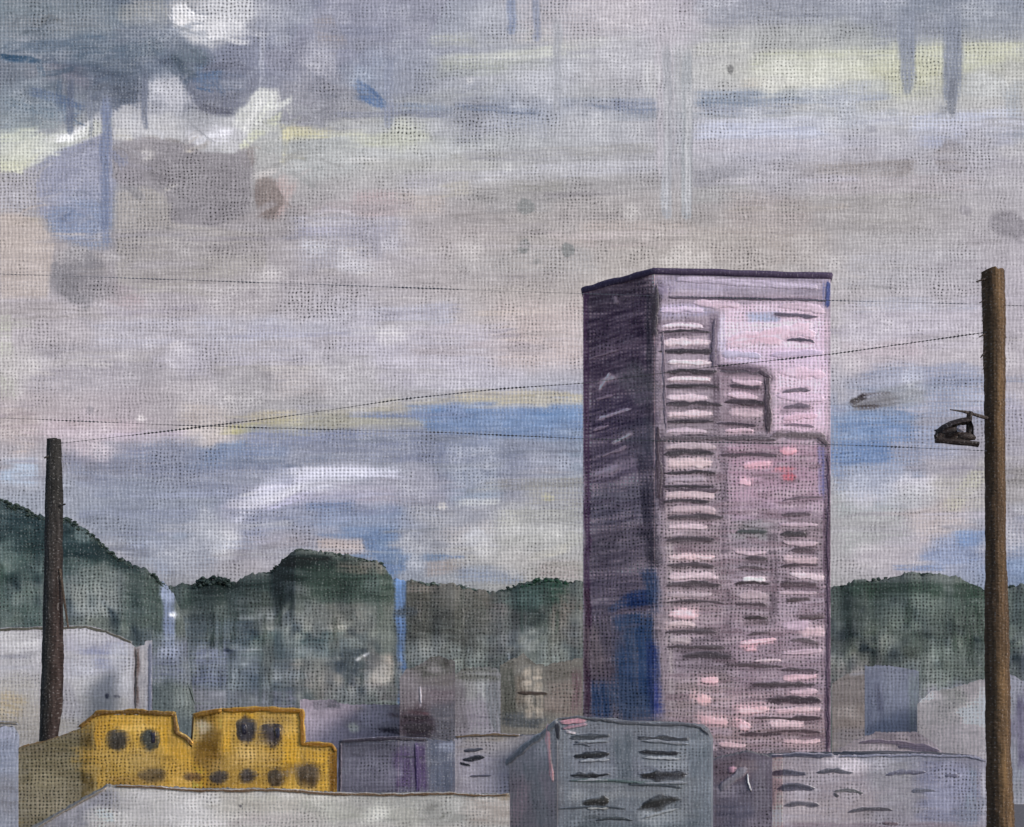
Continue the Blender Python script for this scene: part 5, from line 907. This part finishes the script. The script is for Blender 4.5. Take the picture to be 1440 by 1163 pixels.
# ---------------------------------------------------------------- big slate building, centre right
w = Wall([(700, 118.5), (716, 118), (784, 114), (1000, 115)])
topf = lerp([(700, 1078), (712, 1074), (786, 1013), (850, 1010), (870, 1014), (960, 1017), (985, 1020), (994, 1026), (1000, 1040)])
e = block('slate_building', 'big slate-grey building with ragged black window slots and a sloping left shoulder', 'building', w, topf, (104, 110, 118),
  [(705, 1090, 780, 1050, 40, (106,110,120), .85, .4, .54), (715, 1120, 780, 1110, 50, (108,108,118), .85, .4, .56), (720, 1155, 780, 1150, 40, (104,106,116), .8, .4, .56), (740, 1070, 770, 1170, 20, (98,106,114), .7, .4, .52), (720, 1165, 740, 1100, 20, (122,118,128), .6, .4, .6),
   (795, 1030, 990, 1030, 26, (112,116,124), .85, .4, .52), (800, 1050, 860, 1050, 20, (110,114,124), .7, .4, .55), (800, 1080, 990, 1078, 30, (106,110,120), .8, .4, .53), (876, 1030, 878, 1120, 24, (92,100,108), .85, .4, .52), (982, 1030, 986, 1165, 26, (104,112,120), .85, .4, .52),
   (800, 1110, 990, 1106, 26, (104,108,114), .8, .4, .52), (800, 1140, 990, 1136, 30, (98,104,110), .8, .4, .52), (800, 1166, 990, 1166, 20, (84,92,98), .8, .4, .52), (905, 1066, 965, 1070, 20, (128,134,140), .6, .5, .5), (800, 1120, 970, 1116, 10, (118,122,126), .7, .5, .5),
   (805, 1100, 960, 1106, 4, (78,92,92), .7, .5, .5, -3), (900, 1146, 965, 1150, 20, (134,140,144), .7, .5, .5), (800, 1152, 900, 1146, 5, (62,68,72), .7, .5, .5), (786, 1030, 788, 1160, 12, (96,98,104), .8, .4, .53), (960, 1060, 966, 1150, 16, (122,126,132), .6, .5, .5),
   (795, 1060, 860, 1062, 6, (126,130,138), .6, .5, .5), (880, 1130, 884, 1160, 26, (88,94,102), .8, .3, .52)], 14, roofc=(112, 114, 120), st=1.3, fz=(3, 5, 4, 40))
edging('roof_edge', w, [(704, 1078), (745, 1046), (784, 1015)], 9, (74,82,92), e, K=KF * .8, thick=.25)
edging('roof_edge', w, [(786, 1012), (812, 1009), (846, 1012), (868, 1016), (960, 1019), (984, 1022), (996, 1032)], 4, (72,74,80), e, thick=.25)
strip('corner_strip', w, 769, 1020, 777, 1098, 6, (160,122,132), parent=e, thick=.15, K=KF * .8, rag=.4); strip('corner_post', w, 783, 1016, 785, 1040, 6, (40,42,50), parent=e, thick=.2)
for a in ((788, 1016, 824, 1012, 8, (172,128,138)), (790, 1024, 826, 1018, 5, (150,118,130)), (794, 1029, 810, 1031, 5, (196,186,190))): strip('pink_panel', w, *a, parent=e, thick=.12, rag=.5, var=20)
K0 = (26, 27, 32)
for a, sill in (((802, 1038, 858, 1035, 7, (50,54,60)), (134,140,146)), ((806, 1064, 858, 1060, 8, K0), (150,154,160)), ((802, 1091, 858, 1089, 8, K0), (138,142,146)), ((818, 1128, 857, 1126, 12, (34,34,34)), (150,152,150)),
                ((896, 1036, 970, 1040, 6, (50,52,58)), (120,124,130)), ((897, 1058, 956, 1060, 8, (28,29,36)), (156,160,164)), ((897, 1091, 966, 1090, 13, (30,29,34)), (124,128,134)), ((897, 1137, 956, 1122, 17, (32,32,33)), (144,148,150))):
    o = strip('window', w, *a, parent=e, mat='window_glass', thick=.09, rag=.55, taper=.75, wv=.5, var=12)
    strip('sill', w, a[0] + 8, a[1] + a[4] * .7 + 1, a[2] - 2, a[3] + a[4] * .7 + 2, 4, sill, parent=o, thick=.14, taper=.8, rag=.6)
for a in ((800, 1134, 812, 1136, 26, (74,78,84)),): strip('window', w, *a, parent=e, mat='window_glass', thick=.05, wv=.5)
for a in ((800, 1098, 905, 1102, 4, (74,88,88)), (884, 1104, 960, 1108, 4, (64,70,76)), (786, 1138, 880, 1137, 3, (66,72,78)), (838, 1153, 890, 1154, 4, (52,58,62)), (806, 1048, 830, 1050, 3, (92,96,104))): strip('ledge', w, *a, parent=e, thick=.12, bend=3, taper=.8)

# gap building with a slanted strut
w = Wall.facing(1000, 1086, 135)
e = block('gable_house', 'small dusky plum house with a slanting grey strut between the slate and the long building', 'house', w, lerp([(1000, 1070), (1020, 1064), (1050, 1058), (1086, 1066)]), (98, 92, 104),
  [(1002, 1085, 1050, 1080, 36, (94,84,94), .85, .3, .68), (1005, 1120, 1080, 1118, 40, (92,90,104), .85, .3, .62), (1005, 1150, 1080, 1150, 40, (88,88,104), .85, .3, .62), (1068, 1070, 1070, 1160, 20, (112,108,118), .7, .4, .58), (1040, 1080, 1060, 1076, 20, (122,112,118), .6, .4, .6)], 8)
strip('strut', w, 1012, 1110, 1050, 1080, 12, (124,122,132), parent=e, thick=.25, taper=.4); strip('gutter', w, 1051, 1088, 1057, 1112, 2.4, (212,212,214), parent=e, thick=.2, bend=-2, wv=.5);  strip('pink_panel', w, 1024, 1082, 1036, 1082, 10, (176,140,156), parent=e, thick=.2)
# long building with arched dashes, right
w = Wall([(1078, 141), (1100, 140), (1390, 142)])
e = block('long_building', 'long low lilac-grey building with dark brow-shaped windows left of the tall pole', 'building', w, lerp([(1078, 1068), (1100, 1064), (1180, 1062), (1300, 1060), (1370, 1062), (1390, 1070)]), (140, 136, 146),
  [(1080, 1080, 1220, 1080, 30, (148,140,146), .85, .4, .66), (1085, 1110, 1230, 1110, 40, (150,142,148), .85, .4, .7), (1085, 1145, 1240, 1145, 40, (154,146,150), .85, .4, .7), (1220, 1080, 1290, 1080, 40, (138,138,144), .8, .4, .64), (1230, 1120, 1300, 1120, 60, (140,138,144), .8, .4, .66),
   (1290, 1090, 1380, 1090, 50, (122,124,144), .85, .4, .62), (1290, 1130, 1380, 1130, 50, (124,126,146), .85, .4, .62), (1190, 1066, 1380, 1066, 10, (124,126,140), .7, .4, .58), (1364, 1070, 1368, 1160, 16, (120,132,144), .6, .4, .6), (1384, 1065, 1386, 1160, 10, (186,186,192), .7, .4, .4),
   (1080, 1070, 1084, 1160, 12, (104,100,112), .8, .3, .6), (1070, 1160, 1380, 1162, 8, (120,108,118), .6, .4, .7)], 12, K=KF, st=1.35)
strip('corner_strip', w, 1079.5, 1072, 1082, 1160, 5, (96,92,108), parent=e, thick=.15, taper=.2)  # dark corner strip, shade put into its colour
edging('roof_edge', w, [(1084, 1064), (1120, 1061), (1172, 1063)], 6, (64,66,82), e, thick=.3); edging('roof_edge', w, [(1180, 1064), (1290, 1062), (1360, 1064), (1386, 1070)], 3, (112,114,130), e, thick=.2)
for a in ((1084, 1090, 1136, 1089, 9, (60,60,74), 3), (1148, 1088, 1200, 1088, 7, (74,74,84), 4), (1092, 1110, 1146, 1110, 10, (64,64,78), 3), (1172, 1113, 1214, 1115, 6, (84,84,88), 3), (1101, 1133, 1153, 1133, 8, (76,74,84), 3), (1192, 1142, 1256, 1139, 6, (76,74,82), 3),
          (1246, 1090, 1302, 1087, 8, (90,90,106), 3), (1328, 1091, 1348, 1090, 6, (98,98,116), 1), (1282, 1114, 1316, 1113, 6, (96,98,110), 2), (1240, 1156, 1264, 1158, 5, (104,92,100), 0)):
    strip('window', w, *a[:6], parent=e, mat='window_glass', thick=.07, bend=a[6], taper=.85, wv=.6, rag=.3)
strip('bracket', w, 1172, 1116, 1180, 1119, 4, (60,60,66), parent=e, thick=.1)

# ---------------------------------------------------------------- pale wall in the foreground
w = Wall([(20, 51.3), (160, 50), (717, 50)])
topf = lerp([(20, 1180), (48, 1164), (150, 1108), (160, 1107), (200, 1108), (280, 1112), (400, 1112), (470, 1117), (560, 1118), (640, 1116), (680, 1119), (717, 1118)])
e = block('boundary_wall', 'plain off-white wall running along the bottom of the view with a darker return at its left', 'wall', w, topf, (172, 170, 166),
  [(40, 1175, 158, 1130, 50, (136,136,144), .9, .4, .6), (80, 1160, 158, 1120, 40, (134,134,142), .8, .4, .6), (165, 1130, 300, 1132, 40, (178,176,176), .85, .4, .56), (300, 1130, 480, 1134, 40, (176,172,164), .85, .4, .54), (420, 1140, 600, 1142, 30, (160,160,152), .8, .5, .52),
   (480, 1126, 640, 1128, 14, (156,156,152), .7, .5, .52), (590, 1140, 680, 1140, 40, (146,146,142), .8, .4, .54), (660, 1140, 722, 1140, 40, (160,152,146), .8, .4, .56), (700, 1120, 722, 1120, 12, (120,106,88), .6, .4, .54), (280, 1150, 440, 1154, 20, (184,178,176), .7, .5, .54),
   (160, 1155, 300, 1155, 20, (186,184,184), .7, .4, .56), (330, 1122, 500, 1124, 8, (186,184,174), .6, .5, .52), (500, 1153, 620, 1150, 4, (104,104,100), .5, .7, .5), (600, 1135, 660, 1134, 4, (112,112,108), .5, .6, .5)], 1.2, roofc=(150, 146, 138), fz=(3, 4, 60, 3),
  dabs=[(338, 1133, 2, 2, (40,40,50), .8, .3), (628, 1145, 12, 2, (84,86,78), .6, .4, .5, -30)])
edging('coping', w, [(162, 1106), (200, 1107), (280, 1112), (400, 1112), (470, 1117), (560, 1118), (640, 1116), (680, 1119), (715, 1118)], 4, (92,72,52), e, thick=.06, wv=.55)
edging('coping', w, [(52, 1164), (100, 1136), (150, 1108)], 3, (124,116,104), e, thick=.06, K=KF * .86)

# ================================================================== POLES, LAMP, WIRES
def pole(name, label, pts, Y, cols, seed, parent_loc):
    """pts: (column, row, width) down the shaft; cols: fn(theta, py) -> rgb"""
    e = empty(name, label, 'pole', parent_loc, 'wooden utility poles')
    n = 22; th = np.linspace(0, 2 * math.pi, n, endpoint=False)
    gy = HY + EYE * F / Y
    ys = np.concatenate([np.arange(pts[0][1], min(pts[-1][1], gy), 1.6), [gy]])
    xs = np.interp(ys, [p[1] for p in pts], [p[0] for p in pts]); ws = np.interp(ys, [p[1] for p in pts], [p[2] for p in pts])
    A, B = np.meshgrid(th, ys)
    r = ws[:, None] / 2 * (1 + (vnoise(A * 2.2, B / 16, seed) - .5) * .10 + (vnoise(A * 5, B / 2.6, seed + 2) - .5) * .055) * Y / F
    cxw = (xs - CX) / F * Y; z = EYE + (HY - ys) / F * Y
    P = np.stack([cxw[:, None] + np.cos(A) * r, Y + np.sin(A) * r, z[:, None] + (vnoise(A * 3, B * 0, seed) - .5) * .1 * (B < ys[3])], -1)
    PX = xs[:, None] + np.cos(A) * ws[:, None] / 2
    C = cols((PX - xs[:, None]) / (ws[:, None] / 2), B, A)
    mb = MB(); mb.grid(P, alb(C, KF * .9), np.stack([PX, B], -1), True)
    tp = np.concatenate([P[0], [[cxw[0], Y, z[0] + .03]]]); mb.add(tp, [(i, (i + 1) % n, n) for i in range(n)][::1], np.concatenate([alb(C, KF)[0], alb(C, KF)[0][:1]]), np.concatenate([np.stack([PX, B], -1)[0], [[xs[0], ys[0]]]]))
    mb.build('shaft', 'old_timber', e)
    return e
def colL(u, B, A):
    n = vnoise(A * 5, B / 22, 5); C = np.zeros(u.shape + (4,)); g = 34 + 26 * n
    brown = sstep(680, 900, B) * sstep(-.3, .7, u)
    C[..., 0] = g - 8 + 9 * brown; C[..., 1] = g - 9 + 1 * brown; C[..., 2] = g - 10; C[..., 3] = .66; return C
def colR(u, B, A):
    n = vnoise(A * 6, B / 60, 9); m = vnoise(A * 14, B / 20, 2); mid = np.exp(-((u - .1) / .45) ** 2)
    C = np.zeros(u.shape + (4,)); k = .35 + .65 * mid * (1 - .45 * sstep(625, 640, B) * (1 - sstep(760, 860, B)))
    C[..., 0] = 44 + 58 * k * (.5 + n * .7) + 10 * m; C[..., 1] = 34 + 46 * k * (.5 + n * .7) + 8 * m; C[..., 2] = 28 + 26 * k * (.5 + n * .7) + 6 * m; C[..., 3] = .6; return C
YL, YR = 82., 20.
e = pole('utility_pole', 'short blackened wooden pole at the left in front of the pale warehouse', [(76, 618, 19), (76, 700, 24), (75, 820, 25), (74, 940, 30), (72, 1000, 29), (68, 1040, 24), (66, 1200, 26)], YL, colL, 3, ((75 - CX) / F * YL, YL, 0))
def rod(mb, a, b, r0, r1, col, n=8, K=KF, wv=.55):
    a = np.array(a, float); b = np.array(b, float); d = b - a; L = np.linalg.norm(d); d /= L
    u = np.cross(d, [0, 0, 1]) if abs(d[2]) < .9 else np.cross(d, [1, 0, 0]); u /= np.linalg.norm(u); v = np.cross(d, u)
    m = max(3, int(L / .1)); m = min(m, 40); t = np.linspace(0, 1, m); th = np.linspace(0, 2 * math.pi, n, endpoint=False)
    A, T = np.meshgrid(th, t); r = (r0 + (r1 - r0) * T) * (1 + (rng.rand(*T.shape) - .5) * .25)
    P = a + d * (T * L)[..., None] + u * (np.cos(A) * r)[..., None] + v * (np.sin(A) * r)[..., None]
    P = np.concatenate([np.repeat(a[None, None], n, 1), P, np.repeat(b[None, None], n, 1)])
    C = np.zeros(P.shape[:2] + (4,)); C[..., :3] = np.array(col) + (rng.rand(*P.shape[:2], 1) - .5) * 16; C[..., 3] = wv
    Yd = np.maximum(P[..., 1], 1); mb.grid(P, alb(C, K), np.stack([CX + P[..., 0] * F / Yd, HY - (P[..., 2] - EYE) * F / Yd], -1), True)
def pt(px, py, Y): return wpt(np.float64(px), np.float64(py), Y)
for a, b in (((72, 640), (62, 644)), ((78, 712), (92, 709))):
    mb = MB(); rod(mb, pt(*a, YL - .3), pt(*b, YL - .5), .09, .05, (56, 54, 52)); mb.build('step_bolt', 'wire_metal', e)
mb = MB(); rod(mb, pt(84, 800, YL - .3), pt(96, 884, YL - .6), .1, .06, (64, 54, 46)); mb.build('stay', 'old_timber', e)

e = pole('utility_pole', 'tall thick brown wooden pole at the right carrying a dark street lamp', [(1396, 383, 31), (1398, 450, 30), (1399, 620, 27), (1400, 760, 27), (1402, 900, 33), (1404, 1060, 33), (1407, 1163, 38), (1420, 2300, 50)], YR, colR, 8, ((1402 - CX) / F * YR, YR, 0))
for a, b, r in (((1386, 392), (1370, 396), .035), ((1386, 404), (1377, 408), .02), ((1385, 422), (1374, 426), .02), ((1385, 440), (1378, 452), .015), ((1385, 470), (1374, 474), .03), ((1386, 494), (1376, 503), .03), ((1385, 512), (1379, 520), .015)):
    mb = MB(); rod(mb, pt(*a, YR - .1), pt(b[0] + 3, b[1], YR - .15), r * .6, r * .3, (44, 34, 30)); mb.build('insulator', 'wire_metal', e)
mb = MB(); rod(mb, pt(1388, 588, YR - .1), pt(1356, 579, YR - .3), .03, .025, (58, 50, 46)); rod(mb, pt(1356, 579, YR - .3), pt(1336, 576, YR - .35), .02, .008, (70, 64, 62)); mb.build('lamp_arm', 'wire_metal', e)
mb = MB(); rod(mb, pt(1364, 580, YR - .25), pt(1362, 596, YR - .3), .045, .05, (40, 32, 30)); mb.build('lamp_neck', 'wire_metal', e)
# lamp hood: a dish open to the right and below
ox = [(1314, 614), (1316, 605), (1324, 598), (1336, 592), (1350, 588), (1363, 586), (1366, 594), (1366, 606), (1360, 612)]
mb = MB(); k = 9; rows = []
for t, (x, y) in enumerate(ox):
    ph = np.linspace(-1.4, 1.4, k); dep = .20 * math.sin(math.pi * (t + .6) / (len(ox) + .3)) + .03
    rows.append([pt(x + 2 * (1 - math.cos(p)) * 2, y + 7 * (1 - math.cos(p)), YR - .3 + dep * math.sin(p)) for p in ph])
P = np.array(rows); C = np.zeros(P.shape[:2] + (4,)); C[..., :3] = np.array((44, 36, 34)) + (rng.rand(*P.shape[:2], 1) - .5) * 22; C[..., 3] = .6
mb.grid(P, alb(C, KF), np.stack([CX + P[..., 0] * F / YR, HY - (P[..., 2] - EYE) * F / YR], -1)); mb.build('lamp_hood', 'wire_metal', e, True)
for a, b, r, c_ in (((1316, 616), (1344, 600), .055, (42, 34, 32)), ((1340, 598), (1364, 592), .055, (40, 32, 30)), ((1363, 588), (1362, 612), .045, (38, 30, 28)), ((1316, 618), (1376, 625), .055, (48, 40, 38)), ((1322, 612), (1362, 618), .05, (60, 52, 48)), ((1348, 608), (1362, 618), .02, (50, 44, 42))):
    mb = MB(); rod(mb, pt(*a, YR - .42), pt(*b, YR - .42), r, r * .8, c_, wv=.62); mb.build('lamp_rim', 'wire_metal', e)
mb = MB(); blob(mb, pt(1336, 609, YR - .42), .17, (44, 36, 34), sq=(1.35, .5, .62), uvc=(1336, 609)); blob(mb, pt(1358, 614, YR - .42), .12, (52, 44, 42), sq=(1.5, .5, .6), uvc=(1358, 614)); mb.build('lamp_body', 'wire_metal', e, True)
mb = MB(); blob(mb, pt(1351, 603, YR - .56), .075, (136, 132, 140), sq=(1, .5, .8), uvc=(1350, 604)); mb.build('lamp_glass', 'window_glass', e)

def wire(name, label, P, r, col, seed):
    """sagging cable through (column,row,distance) points, its thickness uneven with old paint and knots"""
    P = np.array(P, float); n = 1500; t = np.linspace(0, 1, n); tp = np.linspace(0, 1, len(P))
    W3 = np.array([pt(*p) for p in P])
    # smooth through points
    from_ = np.stack([np.interp(t, tp, W3[:, k]) for k in range(3)], -1)
    for _ in range(400): from_[1:-1] = (from_[:-2] + from_[1:-1] * 2 + from_[2:]) / 4
    px = CX + from_[:, 0] / from_[:, 1] * F; py = HY - (from_[:, 2] - EYE) / from_[:, 1] * F
    rr = r * from_[:, 1] ** .8 / 20 ** .8
    j = .22 + 1.3 * np.clip(.5 + .5 * np.cos(2 * math.pi * px / 5.5), 0, 1) * np.clip(-.15 + 1.7 * vnoise(px / 45, px * 0, seed + 1), .08, 1.4) * (.5 + vnoise(px / 7, px * 0, seed))
    th = np.linspace(0, 2 * math.pi, 6, endpoint=False)
    V = np.stack([from_ + np.array([0, 0, 0]) + np.stack([np.cos(a) * rr * j * 0, np.cos(a) * rr * j, np.sin(a) * rr * j], -1) for a in th], 1)
    C = np.zeros(V.shape[:2] + (4,)); C[..., :3] = np.array(col)[None, None] + (vnoise(px / 30, px * 0, seed + 4) - .5)[:, None, None] * 50; C[..., 3] = .5
    mb = MB(); mb.grid(V, alb(C, KF), np.stack([np.broadcast_to(px[:, None], V.shape[:2]), np.broadcast_to(py[:, None], V.shape[:2])], -1), True)
    return tag(mb.build(name, 'wire_metal'), label, 'cable', 'cables strung between the poles')
wire('overhead_cable', 'highest thin cable crossing the whole sky from the top of the tall pole', [(-500, 372, 60), (-100, 382, 56), (180, 391, 50), (500, 402, 42), (820, 413, 34), (1100, 421, 27), (1388, 428, YR - .1)], .0075, (128, 125, 127), 3)
wire('overhead_cable', 'cable climbing from the top of the short left pole to the tall pole', [(80, 624, YL), (220, 608, 72), (400, 586, 62), (560, 562, 53), (700, 547, 45), (820, 539, 38), (1000, 516, 30), (1170, 498, 25), (1388, 467, YR - .1)], .0115, (92, 86, 82), 6)
wire('overhead_cable', 'lowest cable running nearly level beneath the lamp and past the tower', [(-500, 570, 60), (60, 590, 58), (250, 598, 52), (420, 603, 46), (620, 608, 40), (820, 617, 33), (1000, 622, 29), (1200, 626, 25), (1388, 634, YR - .1)], .0092, (104, 100, 100), 9)
wire('overhead_cable', 'short top cable leaving the tall pole towards the right edge', [(1408, 429, YR), (1500, 432, 18), (1640, 436, 16)], .008, (110, 106, 108), 12)

# ================================================================== CAMERA, LIGHT
cam = bpy.data.cameras.new('camera'); co = bpy.data.objects.new('camera', cam); COL.objects.link(co)
cam.sensor_fit = 'HORIZONTAL'; cam.sensor_width = 36; cam.lens = 36 * F / 1440
co.location = (0, 0, EYE); co.rotation_euler = (math.radians(90), 0, 0)
cam.shift_y = (HY - 1163 / 2) / 1440; cam.shift_x = 0; cam.clip_end = 20000; cam.clip_start = .1
SC.camera = co
sd = np.array([.80, -.50, .50]); sd /= np.linalg.norm(sd)
el = math.asin(sd[2]); az = math.atan2(sd[0], sd[1])
L = bpy.data.lights.new('sun', 'SUN'); L.energy = 1.5; L.angle = math.radians(12); L.color = (1, .95, .9)
lo = bpy.data.objects.new('sun', L); COL.objects.link(lo)
from mathutils import Vector
lo.rotation_euler = Vector(sd).to_track_quat('Z', 'Y').to_euler()
wd = bpy.data.worlds.new('World'); SC.world = wd; wd.use_nodes = True; nt = wd.node_tree
bg = nt.nodes['Background']; sk = nt.nodes.new('ShaderNodeTexSky'); sk.sky_type = 'NISHITA'; sk.sun_disc = False
sk.sun_elevation = el; sk.sun_rotation = az; nt.links.new(sk.outputs[0], bg.inputs[0]); bg.inputs[1].default_value = .1
SC.view_settings.view_transform = 'Standard'; SC.view_settings.look = 'None'; SC.view_settings.exposure = EXPO; SC.view_settings.gamma = 1
SC.render.resolution_x = 1024; SC.render.resolution_y = 827
SC.cycles.max_bounces = 4; SC.cycles.diffuse_bounces = 2
